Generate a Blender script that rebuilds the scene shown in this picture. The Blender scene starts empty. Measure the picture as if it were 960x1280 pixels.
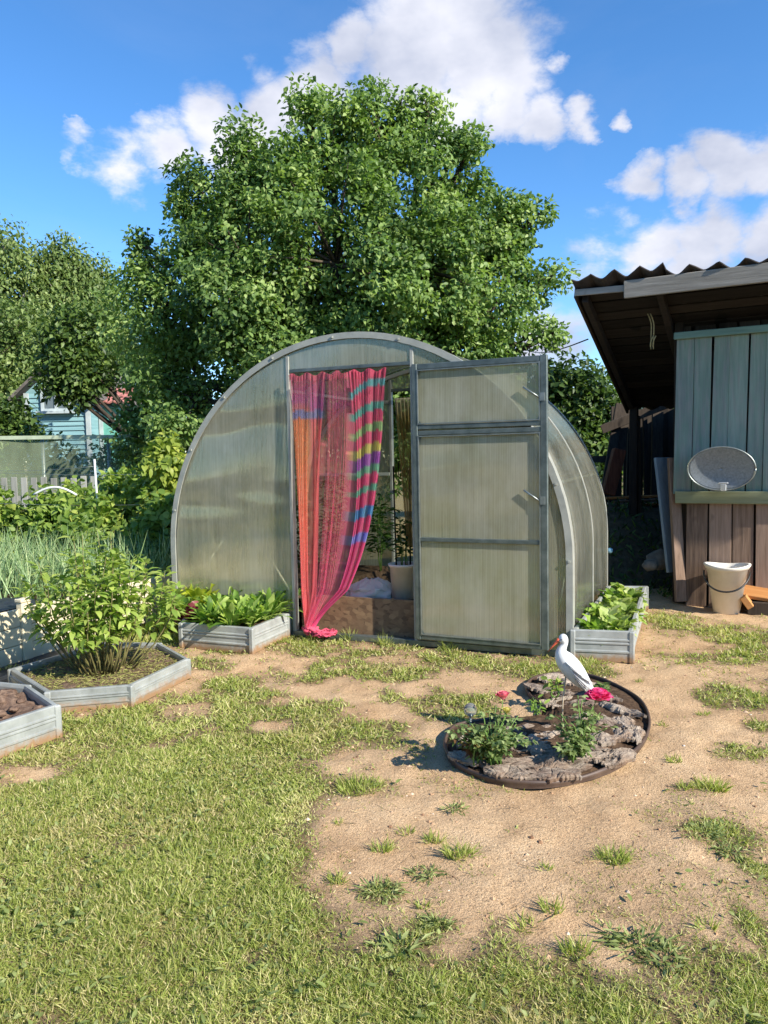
import bpy, bmesh, math, random
import numpy as np
from mathutils import Vector, Matrix, noise as mnoise
random.seed(7); rng = np.random.default_rng(7)
S = bpy.context.scene; COL = S.collection; PI = math.pi
R = math.radians

# ------------------------------------------------------------------ camera model (also used to survey ground points)
F = 962.0; PITCH, ROLL, EYE = .0736, -.0199, 1.3
FW = np.array([0, math.cos(PITCH), -math.sin(PITCH)]); U0 = np.array([0, math.sin(PITCH), math.cos(PITCH)]); X0 = np.array([1., 0, 0])
RT = X0*math.cos(ROLL) + U0*math.sin(ROLL); UP = U0*math.cos(ROLL) - X0*math.sin(ROLL)
def ray(x, y): return RT*(x-480)/F + UP*(640-y)/F + FW
def G(x, y, z=0.):
    d = ray(x, y); t = (z-EYE)/d[2]; return Vector((d[0]*t, d[1]*t, z))
def A(x, y, Y):
    d = ray(x, y)*Y/ray(x, y)[1]; return Vector((d[0], d[1], d[2]+EYE))
cam = bpy.data.cameras.new('camera'); co = bpy.data.objects.new('camera', cam); COL.objects.link(co)
cam.sensor_fit = 'HORIZONTAL'; cam.sensor_width = 36; cam.lens = 36*F/960; cam.clip_end = 2000; cam.clip_start = .05
M3 = Matrix((RT, UP, -FW)).transposed(); co.matrix_world = Matrix.Translation((0, 0, EYE)) @ M3.to_4x4(); S.camera = co

# ------------------------------------------------------------------ materials
def lin(h):
    c = [int(h[i:i+2], 16)/255 for i in (0, 2, 4)]
    return tuple((x/12.92 if x <= .04045 else ((x+.055)/1.055)**2.4) for x in c) + (1,)
class NT:
    def __init__(s, name):
        s.m = bpy.data.materials.new(name); s.m.use_nodes = True; s.t = s.m.node_tree; s.n = s.t.nodes
        s.b = s.n['Principled BSDF']; s.out = s.n['Material Output']; s._tc = None
    def new(s, typ, **kw):
        n = s.n.new(typ)
        for k, v in kw.items():
            if k in n.inputs.keys(): n.inputs[k].default_value = v
            else: setattr(n, k, v)
        return n
    def ln(s, a, b): s.t.links.new(a, b)
    def tc(s, scale=(1, 1, 1), which='Object'):
        if s._tc is None: s._tc = s.new('ShaderNodeTexCoord')
        mp = s.new('ShaderNodeMapping'); mp.inputs['Scale'].default_value = scale
        s.ln(s._tc.outputs[which], mp.inputs['Vector']); return mp.outputs[0]
    def noise(s, sc, det=5, rough=.55, scale=(1, 1, 1), which='Object', dist=0.):
        n = s.new('ShaderNodeTexNoise'); n.inputs['Scale'].default_value = sc; n.inputs['Detail'].default_value = det
        n.inputs['Roughness'].default_value = rough; n.inputs['Distortion'].default_value = dist
        s.ln(s.tc(scale, which), n.inputs['Vector']); return n.outputs['Fac']
    def attr(s, name='rnd'):
        a = s.new('ShaderNodeAttribute'); a.attribute_name = name; return a
    def ramp(s, fac, stops):
        r = s.new('ShaderNodeValToRGB'); e = r.color_ramp.elements
        while len(e) < len(stops): e.new(.5)
        for el, (p, c) in zip(e, stops): el.position = p; el.color = lin(c) if isinstance(c, str) else c
        s.ln(fac, r.inputs[0]); return r.outputs[0]
    def mix(s, fac, a, b, blend='MIX'):
        m = s.new('ShaderNodeMix', data_type='RGBA', blend_type=blend)
        for k, v in ((0, fac), (6, a), (7, b)):
            if hasattr(v, 'is_linked'): s.ln(v, m.inputs[k])
            else: m.inputs[k].default_value = lin(v) if isinstance(v, str) else v
        return m.outputs[2]
    def math(s, op, a, b=0., clamp=False):
        m = s.new('ShaderNodeMath', operation=op, use_clamp=clamp)
        for k, v in ((0, a), (1, b)):
            if hasattr(v, 'is_linked'): s.ln(v, m.inputs[k])
            else: m.inputs[k].default_value = v
        return m.outputs[0]
    def bump(s, h, strength=.3, dist=.01, to=None):
        b = s.new('ShaderNodeBump'); b.inputs['Strength'].default_value = strength; b.inputs['Distance'].default_value = dist
        s.ln(h, b.inputs['Height']); s.ln(b.outputs[0], (to or s.b).inputs['Normal']); return b.outputs[0]
    def base(s, c, rough=.7, metal=0., spec=.5):
        if hasattr(c, 'is_linked'): s.ln(c, s.b.inputs['Base Color'])
        else: s.b.inputs['Base Color'].default_value = lin(c) if isinstance(c, str) else c
        s.b.inputs['Roughness'].default_value = rough; s.b.inputs['Metallic'].default_value = metal
        s.b.inputs['Specular IOR Level'].default_value = spec
        return s
def simple(name, c1, c2, sc=8, rough=.6, metal=0., bump=.1, spec=.5, scale=(1, 1, 1), bd=.004):
    t = NT(name); n = t.noise(sc, 6, .6, scale)
    t.base(t.ramp(n, [(.3, c1), (.7, c2)]), rough, metal, spec); t.bump(n, bump, bd); return t.m
def wood(name, cols, grain=(30, 30, 1.6), rough=.85, bump=.5, paint=None):
    t = NT(name); n = t.noise(1.6, 8, .65, grain, dist=.4); big = t.noise(1.7, 3, .5)
    a = t.attr('rnd').outputs['Fac']
    f = t.math('ADD', t.math('MULTIPLY', n, .75), t.math('MULTIPLY', t.math('SUBTRACT', a, .5), .45)); f = t.math('ADD', f, t.math('MULTIPLY', t.math('SUBTRACT', big, .35), .35))
    c = t.ramp(f, [(.15+.7*i/(len(cols)-1), x) for i, x in enumerate(cols)])
    if paint:
        wear = t.ramp(t.math('ADD', t.noise(6, 6, .7, (grain[0]/5, grain[1]/5, grain[2]/2)), t.math('MULTIPLY', t.math('SUBTRACT', a, .5), .25)), [(.38, (0, 0, 0, 1)), (.60, (1, 1, 1, 1))])
        c = t.mix(wear, c, t.ramp(f, [(.2, paint[0]), (.75, paint[1])]))
    kn = t.noise(4.5, 2, .4, (1.6, 1.6, .8)); c = t.mix(t.ramp(kn, [(.68, (0, 0, 0, 1)), (.74, (.8, .8, .8, 1))]), c, cols[0])
    t.base(c, rough, 0, .25); t.bump(n, bump, .004); return t.m
def leafmat(name, cols, trans=.35, rough=.5, spec=.35, tcol=None):
    t = NT(name); a = t.attr('rnd').outputs['Fac']
    c = t.ramp(a, [(i/(len(cols)-1), x) for i, x in enumerate(cols)]); t.base(c, rough, 0, spec)
    tr = t.new('ShaderNodeBsdfTranslucent'); tc = t.mix(1., c, tcol or (1.45, 1.6, .8, 1), 'MULTIPLY'); t.ln(tc, tr.inputs[0])
    m = t.new('ShaderNodeMixShader'); m.inputs[0].default_value = trans
    t.ln(t.b.outputs[0], m.inputs[1]); t.ln(tr.outputs[0], m.inputs[2]); t.ln(m.outputs[0], t.out.inputs[0]); return t.m

def polycarb(name, clear, milk, flute='x', haze=.5, rough=.12, wave=.5, refl=.13):
    t = NT(name)
    tr = t.new('ShaderNodeBsdfTransparent'); tr.inputs[0].default_value = lin(clear)
    df = t.new('ShaderNodeBsdfDiffuse'); tl = t.new('ShaderNodeBsdfTranslucent')
    dust = t.noise(3.5, 6, .65, (1, 1, .5)); c = t.ramp(dust, [(.3, milk), (.75, 'ebe8d8')])
    t.ln(c, df.inputs[0]); t.ln(c, tl.inputs[0])
    m1 = t.new('ShaderNodeMixShader'); m1.inputs[0].default_value = .4; t.ln(df.outputs[0], m1.inputs[1]); t.ln(tl.outputs[0], m1.inputs[2])
    w = t.new('ShaderNodeTexWave', wave_type='BANDS', bands_direction='X' if flute == 'x' else 'Y'); w.inputs['Scale'].default_value = 28; w.inputs['Distortion'].default_value = .6; w.inputs['Detail'].default_value = 2
    t.ln(t.tc((1, 1, .05)), w.inputs['Vector'])
    stk = t.noise(1, 4, .7, (55, 55, .7)); hz = t.math('ADD', t.math('ADD', t.math('MULTIPLY', t.math('SUBTRACT', stk, .5), .45), t.math('MULTIPLY', w.outputs['Fac'], .12)), t.math('ADD', t.math('MULTIPLY', t.math('SUBTRACT', dust, .5), .5), haze-.06), True)
    m2 = t.new('ShaderNodeMixShader'); t.ln(hz, m2.inputs[0]); t.ln(tr.outputs[0], m2.inputs[1]); t.ln(m1.outputs[0], m2.inputs[2])
    gl = t.new('ShaderNodeBsdfGlossy'); gl.inputs['Roughness'].default_value = rough; gl.inputs[0].default_value = lin('d2d0b6')
    big = t.noise(1.3, 1, .3, (.55, .55, 1.5), dist=.5); h = t.math('ADD', t.math('MULTIPLY', big, 1.), t.math('MULTIPLY', w.outputs['Fac'], .012))
    bp = t.new('ShaderNodeBump'); bp.inputs['Strength'].default_value = wave; bp.inputs['Distance'].default_value = .25; t.ln(h, bp.inputs['Height']); t.ln(bp.outputs[0], gl.inputs['Normal'])
    lw = t.new('ShaderNodeLayerWeight'); lw.inputs['Blend'].default_value = .35
    fr = t.math('ADD', t.math('MULTIPLY', lw.outputs['Fresnel'], .55), refl, True)
    m3 = t.new('ShaderNodeMixShader'); t.ln(fr, m3.inputs[0]); t.ln(m2.outputs[0], m3.inputs[1]); t.ln(gl.outputs[0], m3.inputs[2])
    t.ln(m3.outputs[0], t.out.inputs[0]); return t.m

MT = {}
MT['galv'] = simple('galvanised_steel', '7d8583', 'a9afab', 14, .42, .75, .05)
MT['galv_dark'] = simple('dull_galvanised_profile', '5b6664', '828b87', 14, .45, .7, .05)
def bed_metal():
    t = NT('zinc_bed_panel'); n = t.noise(9, 6, .6); a = t.attr('rnd').outputs['Fac']
    c = t.ramp(t.math('ADD', n, t.math('MULTIPLY', t.math('SUBTRACT', a, .5), .2)), [(.25, '7d807c'), (.7, 'a6a9a5')])
    sp = t.new('ShaderNodeSeparateXYZ'); t.ln(t.tc(), sp.inputs[0])
    d = t.math('SUBTRACT', t.math('ADD', t.math('MULTIPLY', t.noise(30, 4, .7), .09), .015), sp.outputs['Z']); d = t.math('MULTIPLY', d, 22, True)
    t.base(t.mix(d, c, '8c6f52'), .5, .25); mt = t.math('SUBTRACT', .15, t.math('MULTIPLY', d, .15)); t.ln(mt, t.b.inputs['Metallic']); t.bump(n, .06, .003); return t.m
MT['bed'] = bed_metal()
MT['poly'] = polycarb('polycarbonate_sheet', 'f7f7ea', 'd4d4ba', 'x', .43, .09, .26, .20)
MT['poly_door'] = polycarb('polycarbonate_door_sheet', 'f6f6e6', 'ddd9b8', 'x', .52, .10, .3, .15)
MT['poly_roof'] = polycarb('polycarbonate_roof_sheet', 'f3f6f2', 'd2d8ce', 'y', .21, .16, .1)
MT['white_strip'] = simple('pale_frame_tube', 'a5a89f', 'c9cabf', 10, .5, .3, .04)
MT['pale_strip'] = simple('pale_clamp_strip', '8f918a', 'a9aaa0', 10, .45, .1, .04)
def osb():
    t = NT('strand_board'); v = t.new('ShaderNodeTexVoronoi'); v.inputs['Scale'].default_value = 26; v.inputs['Randomness'].default_value = 1
    t.ln(t.tc((1, 1, 1.5)), v.inputs['Vector']); n = t.noise(50, 4, .6, (1, 1, 4))
    f = t.math('ADD', t.math('MULTIPLY', v.outputs['Color'], .6), t.math('MULTIPLY', n, .4))
    t.base(t.ramp(f, [(.15, '4d3b2a'), (.5, '725a42'), (.9, '917859')]), .75); t.bump(f, .3, .003); return t.m
MT['osb'] = osb()
MT['teal'] = wood('teal_painted_board', ['6e7572', '7f8682', '95988f', 'a8aaa2'], paint=('5b786b', '94a597'))
MT['brown'] = wood('bare_brown_board', ['54443a', '7c6757', '978070', 'ab9683'])
MT['greyh'] = wood('weathered_grey_board', ['55514b', '77736b', '96928a', 'aaa79e'], grain=(1.6, 30, 30))
MT['greenrail'] = wood('green_tinted_rail', ['6a6f55', '878b6c', '9b9f80'], grain=(1.6, 30, 30))
MT['tealrail'] = wood('teal_rail', ['4f6f69', '6d8c84', '83a098'], grain=(1.6, 30, 30))
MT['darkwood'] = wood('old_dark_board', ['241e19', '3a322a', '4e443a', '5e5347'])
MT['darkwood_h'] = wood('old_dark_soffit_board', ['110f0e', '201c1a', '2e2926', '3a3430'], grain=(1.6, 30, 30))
MT['slate'] = simple('dark_corrugated_slate', '231f1f', '4a4341', 9, .9, 0, .4)
MT['bluewood'] = wood('pale_blue_board', ['6e7f88', '8496a0', 'a3b3ba'])
MT['redwood'] = wood('broken_red_wood', ['5b3426', '8a5a45', 'ab7f66'])
MT['cream'] = simple('cream_plastic_plank', 'c9bd9d', 'dacfb2', 5, .5, 0, .06, .4)
MT['white'] = simple('dirty_white_plastic', 'd6d0c4', 'e8e4da', 7, .5, 0, .08, .4)
MT['black'] = simple('black_plastic', '191a1c', '2b2c2f', 20, .45, 0, .1)
MT['film'] = simple('black_weed_film', '1a1d22', '30353d', 12, .55, 0, .5, .4, bd=.02)
MT['soil'] = simple('dark_soil', '3a2c22', '63503f', 24, .95, 0, .9, .1, bd=.02)
MT['peat'] = simple('dry_brown_soil', '57443a', '86705f', 24, .95, 0, .9, .1, bd=.02)
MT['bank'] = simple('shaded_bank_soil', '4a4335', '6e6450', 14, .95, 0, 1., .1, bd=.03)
MT['bark_tree'] = wood('tree_bark', ['2c2620', '4a4036', '665a4c'], grain=(18, 18, 3), bump=.9)
MT['birch'] = simple('birch_bark', '6f6b64', 'b9b5ab', 9, .8, 0, .3, .2, scale=(1, 1, 3))
MT['stem'] = simple('green_brown_stem', '55482d', '7b7a45', 20, .7, 0, .1)
MT['greenstem'] = simple('green_stem', '4c6a2a', '6f8f3f', 20, .6, 0, .1)
MT['rope'] = simple('pale_rope', '7d7352', 'a89c70', 60, .9, 0, .4)
MT['brownplastic'] = simple('brown_edging_plastic', '3d302a', '5c4b40', 12, .5, 0, .15, .4)
MT['stone'] = simple('grey_stone', '5d584e', '8a857a', 9, .9, 0, .6)
MT['house'] = None
def house():
    t = NT('pale_teal_siding'); n = t.noise(3, 5, .6, (.3, .3, 5)); t.base(t.ramp(n, [(.3, '6a9298'), (.7, '86aab0')]), .75, 0, .3); return t.m
MT['house'] = house()
MT['turq'] = simple('turquoise_siding', '4f978a', '74b0a2', 5, .7)
MT['redroof'] = simple('rusty_red_roof', '8f5148', 'b07a6e', 6, .8, scale=(1, 1, 1))
MT['greyroof'] = simple('old_grey_roof', '4d4742', '6e6760', 6, .9)
MT['trim'] = simple('white_window_trim', 'c4c9c8', 'dadedd', 6, .6)
MT['housetrim'] = simple('greyed_window_trim', '9aa6a8', 'b4bebf', 6, .6)
MT['pane'] = NT('window_glass').base('5b6468', .12, 0, .6).m
MT['picket'] = wood('silver_picket', ['6f7069', '8c8d86', 'a5a69e'])
def bark():
    t = NT('weathered_bark'); n = t.noise(6, 12, .72, (1, 4.5, 4.5), dist=.6); n2 = t.noise(22, 8, .75, (1, 2.6, 2.6)); n3 = t.noise(4, 4, .6)
    a = t.attr('rnd').outputs['Fac']
    f = t.math('ADD', t.math('MULTIPLY', n, .55), t.math('ADD', t.math('MULTIPLY', n2, .35), t.math('MULTIPLY', t.math('SUBTRACT', a, .5), .16)))
    c = t.ramp(f, [(.28, '372d27'), (.36, '75655a'), (.46, 'a09181'), (.56, 'b3a594'), (.68, 'c6baaa')])
    c = t.mix(t.ramp(n3, [(.5, (0, 0, 0, 1)), (.65, (.5, .5, .5, 1))]), c, '8a6648')
    t.base(c, .95, 0, .1); t.bump(f, 1., .03); return t.m
MT['bark'] = bark()

# foliage
MT['tree'] = leafmat('tree_leaf', ['3c5230', '56703a', '708a4a', '8aa05a', 'a5b472'], .34, .5, .32)
MT['birchleaf'] = leafmat('birch_leaf', ['44572c', '5d7239', '788a4d', '95a266'], .3, .5, .4)
MT['darkleaf'] = leafmat('dark_bush_leaf', ['26391a', '3a5022', '546c2e', '728540'], .3, .5, .4)
MT['berry'] = leafmat('berry_leaf', ['4a632a', '688338', '8ba04c', 'afb75e'], .35, .5, .35)
MT['berry_y'] = leafmat('yellowish_bush_leaf', ['56692c', '768a3a', '9aa64c', 'b8b65a'], .35, .5, .35)
MT['hydr'] = leafmat('shrub_leaf', ['617e36', '839a48', 'a5b35c', 'c4cc7a'], .4, .45, .4)
MT['radish'] = leafmat('salad_leaf', ['4f6e2c', '76963f', '98b156', 'b9c974'], .42, .5, .25)
MT['lettuce'] = leafmat('lettuce_leaf', ['6c8840', '8fa456', 'b0bc72', 'c8ce96'], .4, .5, .3)
MT['lettuce_y'] = leafmat('yellow_lettuce_leaf', ['8c9a2c', 'abb43a', 'c8cd52'], .42, .5, .3)
MT['lettuce_r'] = leafmat('red_lettuce_leaf', ['4a2026', '6e3239', '8f4f52', '7a6a44'], .3, .45, .4, (1.5, .9, .8, 1))
MT['roseleaf'] = leafmat('rose_leaf', ['46582f', '627643', '82925a', 'a2ad78'], .3, .4, .5)
MT['rosered'] = leafmat('bronze_rose_leaf', ['4b3a26', '6a4c33', '6f6a3c', '5b8240'], .3, .45, .4)
MT['onion'] = leafmat('onion_leaf', ['55704a', '738f5e', '92aa74', 'b0bb88'], .2, .4, .5)
MT['tomato'] = leafmat('tomato_leaf', ['27401c', '3a5626', '557234'], .35, .5, .3)
MT['weed'] = leafmat('weed_leaf', ['66733f', '828e52', 'a4aa70'], .3, .5, .3)
MT['grass'] = leafmat('grass_blade', ['c2b586', '9c9d57', '879446', '9ba557', 'b4b66e', 'd0c694'], .38, .5, .3)
MT['mulch'] = leafmat('dry_mulch', ['6d6a3c', '8a8a50', 'a19a63', '7c8a42'], .1, .8, .1)
MT['pink'] = leafmat('pink_petal', ['ee4a8c', 'f468a2', 'f890bc'], .3, .5, .3, (1.2, .6, .8, 1))
MT['coralpink'] = leafmat('coral_petal', ['e06a7c', 'ef8a98', 'f6aab2'], .3, .5, .3, (1.2, .7, .7, 1))
MT['yellow'] = leafmat('yellow_petal', ['c3b650', 'd8cc70', 'e6dd96'], .3, .5, .3, (1.1, 1.1, .8, 1))
MT['stork'] = simple('white_painted_resin', 'c2c3c4', 'dcdcdb', 12, .5, 0, .1)
MT['beak'] = simple('orange_red_beak', 'b04a30', 'c96040', 20, .45, 0, .05)
MT['darkfeather'] = simple('dark_grey_feather', '3a3a3d', '5e5e61', 20, .6, 0, .2)
MT['dish'] = simple('speckled_grey_dish', '70777c', '8d9498', 70, .5, .3, .05)
MT['bluep'] = simple('pale_blue_plastic', '7fb3c4', '9bc9d6', 10, .4)
MT['plyw'] = wood('orange_plywood', ['a06c3c', 'b98450', 'cd9d68'], grain=(1.6, 30, 30))

# ------------------------------------------------------------------ objects
def rootof(o):
    while o.parent: o = o.parent
    return o
def mat_of(o): return Matrix.LocRotScale(o.location, o.rotation_euler, None)
def tag(o, label, cat, group=None, kind=None):
    if label: o['label'] = label
    if cat: o['category'] = cat
    if group: o['group'] = group
    if kind: o['kind'] = kind
    return o
def thing(name, label, cat, loc=(0, 0, 0), rz=0., group=None):
    o = bpy.data.objects.new(name, None); COL.objects.link(o); o.empty_display_size = .1
    o.location = loc; o.rotation_euler = (0, 0, rz); return tag(o, label, cat, group)
def finish(name, me, mat, parent, world):
    o = bpy.data.objects.new(name, me); COL.objects.link(o)
    if mat: me.materials.append(MT[mat] if isinstance(mat, str) else mat)
    if parent:
        o.parent = parent
        if world: me.transform(mat_of(rootof(parent)).inverted())
    return o
class MB:
    def __init__(s): s.v = []; s.f = []; s.r = []; s.sm = []
    def add(s, vs, fs, smooth=False, r=None):
        k = len(s.v); s.v += [tuple(x) for x in vs]; r = random.random() if r is None else r
        for f in fs: s.f.append([k+i for i in f]); s.r.append(r); s.sm.append(smooth)
        return s
    def box(s, c, d, rot=None, jit=0., r=None):
        P = []
        for x in (-1, 1):
            for y in (-1, 1):
                for z in (-1, 1):
                    p = Vector((x*d[0]/2 + random.uniform(-jit, jit), y*d[1]/2, z*d[2]/2 + random.uniform(-jit, jit)))
                    if rot is not None: p = rot @ p
                    P.append(p + Vector(c))
        return s.add(P, [(0, 1, 3, 2), (4, 6, 7, 5), (0, 4, 5, 1), (2, 3, 7, 6), (0, 2, 6, 4), (1, 5, 7, 3)], r=r)
    def beam(s, a, b, w, h, up=(0, 0, 1), r=None):
        a = Vector(a); b = Vector(b); d = (b-a); L = d.length; d.normalize(); u = Vector(up)
        x = d.cross(u)
        if x.length < 1e-4: x = d.cross(Vector((0, 1, 0)))
        x.normalize(); z = x.cross(d); rot = Matrix((x, d, z)).transposed()
        return s.box((a+b)/2, (w, L, h), rot, r=r)
    def tube(s, pts, rad, n=8, cap=True, r=None, flat=1.):
        pts = [Vector(p) for p in pts]; m = len(pts)
        rad = [rad]*m if not hasattr(rad, '__len__') else rad
        vs = []; pu = None
        for i, p in enumerate(pts):
            t = (pts[min(i+1, m-1)] - pts[max(i-1, 0)]).normalized()
            if pu is None:
                pu = t.cross(Vector((0, 0, 1)))
                if pu.length < .05: pu = t.cross(Vector((0, 1, 0)))
            pu = (pu - t*pu.dot(t)).normalized(); w = t.cross(pu)
            for k in range(n):
                a = 2*PI*k/n; vs.append(p + (pu*math.cos(a) + w*math.sin(a)*flat)*rad[i])
        fs = [(i*n+k, i*n+(k+1) % n, (i+1)*n+(k+1) % n, (i+1)*n+k) for i in range(m-1) for k in range(n)]
        if cap: fs += [tuple(range(n))[::-1], tuple(range((m-1)*n, m*n))]
        return s.add(vs, fs, n > 4, r)
    def lathe(s, prof, c=(0, 0, 0), n=28, fn=None, r=None):
        vs = []; m = len(prof)
        for (rr, z) in prof:
            for k in range(n):
                a = 2*PI*k/n; q = rr, z
                if fn: q = fn(rr, z, a)
                vs.append((c[0]+q[0]*math.cos(a), c[1]+q[0]*math.sin(a), c[2]+q[1]))
        fs = [(i*n+k, i*n+(k+1) % n, (i+1)*n+(k+1) % n, (i+1)*n+k) for i in range(m-1) for k in range(n)]
        return s.add(vs, fs, True, r)
    def grid(s, P, smooth=True, r=None, close=False):
        m, n = len(P), len(P[0]); vs = [p for row in P for p in row]
        fs = [(i*n+j, i*n+(j+1) % n, (i+1)*n+(j+1) % n, (i+1)*n+j) for i in range(m-1) for j in range(n if close else n-1)]
        return s.add(vs, fs, smooth, r)
    def build(s, name, mat, parent=None, world=False, bevel=0., loc=None, solid=0.):
        me = bpy.data.meshes.new(name); me.from_pydata(s.v, [], s.f)
        at = me.attributes.new('rnd', 'FLOAT', 'FACE'); at.data.foreach_set('value', s.r)
        me.polygons.foreach_set('use_smooth', s.sm); me.update()
        if bevel:
            bm = bmesh.new(); bm.from_mesh(me); bmesh.ops.bevel(bm, geom=bm.edges[:], offset=bevel, segments=1, affect='EDGES', clamp_overlap=True); bm.to_mesh(me); bm.free()
        if loc is not None: me.transform(Matrix.Translation(-Vector(loc)))
        o = finish(name, me, mat, parent, world)
        if loc is not None: o.location = loc
        if solid:
            md = o.modifiers.new('thickness', 'SOLIDIFY'); md.thickness = solid; md.offset = 0
        return o
def nrm(a): return a/np.maximum(np.linalg.norm(a, axis=1, keepdims=True), 1e-9)
PROF = {'oval': [(0, .08), (.3, .9), (.6, .95), (1, .03)], 'blade': [(0, 1), (.45, .8), (.8, .45), (1, .05)],
        'leaf': [(0, .06), (.2, .75), (.45, 1), (.75, .65), (1, .03)], 'round': [(0, .1), (.2, .8), (.5, 1.1), (.8, .95), (1, .35)],
        'tri': [(0, .1), (.45, 1), (1, .03)], 'spoon': [(0, .12), (.3, .2), (.45, .75), (.7, 1.05), (.9, .7), (1, .12)]}
def leaves(name, P, D, N, L, W, mat, parent=None, world=True, shape='tri', fold=.25, curl=.25, rnd=None, loc=None, wavy=0., ret=False):
    P = np.asarray(P, float); n = len(P); D = nrm(np.asarray(D, float)); N = np.asarray(N, float)
    B = nrm(np.cross(D, N)); N = nrm(np.cross(B, D)); L = np.broadcast_to(L, n)[:, None]; W = np.broadcast_to(W, n)[:, None]
    pr = PROF[shape]; rows = len(pr); V = np.zeros((n, rows, 3, 3))
    cu = np.broadcast_to(curl, n)[:, None]
    for i, (t, w) in enumerate(pr):
        c = P + D*L*(t - .15*np.abs(cu)*t*t) - N*L*cu*t*t
        e = wavy*(rng.random((n, 2, 1))-.5)*W[:, None] if wavy else np.zeros((n, 2, 1))
        V[:, i, 1] = c; V[:, i, 0] = c - B*W*w*.5 + N*W*w*fold*.5 + N*e[:, 0]; V[:, i, 2] = c + B*W*w*.5 + N*W*w*fold*.5 + N*e[:, 1]
    fl = []
    for i in range(rows-1):
        for j in range(2): fl.append([i*3+j, i*3+j+1, (i+1)*3+j+1, (i+1)*3+j])
    fl = np.array(fl); nf = len(fl)
    idx = (np.arange(n)[:, None, None]*rows*3 + fl[None]).reshape(-1)
    me = bpy.data.meshes.new(name); me.vertices.add(n*rows*3); me.vertices.foreach_set('co', V.reshape(-1))
    me.loops.add(len(idx)); me.loops.foreach_set('vertex_index', idx.astype(np.int32))
    me.polygons.add(n*nf); me.polygons.foreach_set('loop_start', (np.arange(n*nf)*4).astype(np.int32))
    me.update(calc_edges=True)
    rnd = rng.random(n) if rnd is None else np.clip(rnd, 0, 1)
    at = me.attributes.new('rnd', 'FLOAT', 'FACE'); at.data.foreach_set('value', np.repeat(rnd, nf).astype(np.float32))
    me.polygons.foreach_set('use_smooth', np.ones(n*nf, bool)); me.update()
    if loc is not None: me.transform(Matrix.Translation(-Vector(loc)))
    o = finish(name, me, mat, parent, world)
    if loc is not None: o.location = loc
    return o
def rv(n): return nrm(rng.normal(size=(n, 3)))
_lat = {}
def vn(x, y, s, seed=0):
    if seed not in _lat: _lat[seed] = np.random.default_rng(100+seed).random((256, 256))
    T = _lat[seed]; x = np.asarray(x)*s+1000.; y = np.asarray(y)*s+1000.
    i = np.floor(x).astype(int); j = np.floor(y).astype(int); u = x-i; v = y-j; u = u*u*(3-2*u); v = v*v*(3-2*v)
    i0, i1, j0, j1 = i % 256, (i+1) % 256, j % 256, (j+1) % 256
    return (T[i0, j0]*(1-u)+T[i1, j0]*u)*(1-v) + (T[i0, j1]*(1-u)+T[i1, j1]*u)*v
def fb(x, y, s, seed=0, o=4):
    return sum(vn(x, y, s*2**k, seed+k)*.5**k for k in range(o))/sum(.5**k for k in range(o))

# ------------------------------------------------------------------ ground, with bare sand and lawn
SAND = [(329, 829, 60, 14), (240, 845, 25, 9), (414, 865, 56, 13), (509, 859, 18, 8), (580, 851, 38, 12), (490, 891, 38, 12), (535, 915, 24, 12), (458, 952, 62, 18), (20, 968, 46, 10), (340, 905, 30, 7), (850, 800, 34, 12), (440, 1050, 40, 60)]
GRAS = [(494, 940, 34, 13), (447, 982, 34, 12), (620, 830, 70, 13), (680, 838, 40, 8), (900, 797, 60, 16), (850, 780, 30, 12), (888, 872, 14, 8), (930, 869, 32, 13), (955, 909, 14, 8), (930, 937, 32, 8), (560, 897, 30, 9), (600, 890, 24, 7), (530, 925, 14, 6), (575, 875, 40, 7), (905, 1046, 36, 18), (950, 1080, 20, 14), (955, 1170, 14, 40), (590, 955, 20, 6), (410, 1055, 22, 14), (470, 1115, 26, 14), (905, 820, 60, 7), (540, 1165, 30, 16), (745, 832, 18, 10)]
def blob(x, y, L):
    m = np.zeros_like(x)
    for (px, py, rx, ry) in L:
        c = G(px, py); k = c.y/F; wx = rx*k; a = G(px, py-ry).y; b = G(px, py+ry).y; wy = (a-b)/2
        d = np.sqrt(((x-c.x)/wx)**2 + ((y-(a+b)/2)/wy)**2); m = np.maximum(m, np.clip(1.35-d*.75, 0, 1))
    return m
def lawn(x, y):
    thin = np.clip(1.25-1.6*np.clip(fb(x, y, 11., 44)-.42, 0, 1)-1.1*np.clip(fb(x, y, 3.1, 47)-.5, 0, 1), .3, 1)
    n = fb(x, y, 2.2, 1)-.5; n2 = fb(x, y, 7., 9)-.5
    edge = np.interp(y, [0, 1.9, 2.3, 3.1, 3.3, 3.7, 4.2, 4.6, 5.2, 8], [3, -.08, -.26, -.28, -.05, .3, .45, .5, .6, .6])
    a = np.clip((edge - x + n*.5 + n2*.5)*2.2 + .6, 0, 1)
    low = np.clip((1.90 - .12*np.clip(x-.3, 0, 2) - y + n*.4 + n2*.5)*2.8 + .55, 0, 1)
    g = np.maximum(a, low)
    patchy = np.clip((y-3.0)/.6, 0, 1)*np.clip((5.6-y)/.4, 0, 1)
    g = g*(1 - patchy*np.clip((n2+n*.8)*3.2+.42, 0, 1)*.85)
    g = np.maximum(g, blob(x, y, GRAS)*np.clip(.8+n2*2.4, 0, 1)); g = g*(1 - np.clip(blob(x, y, SAND)*(1.25+n2*2), 0, 1)*.97)
    g = np.maximum(g, np.clip((np.abs(x)-5)/2, 0, 1)); g = np.maximum(g, np.clip((y-9)/2, 0, 1)); g = np.maximum(g, np.clip((.6-y)*3, 0, 1))
    g = np.maximum(g, np.clip(fb(x, y, 1.9, 61)*1.5+n2*1.2-.82, 0, .4)*.5)
    return np.clip(g*thin, 0, 1)
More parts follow.
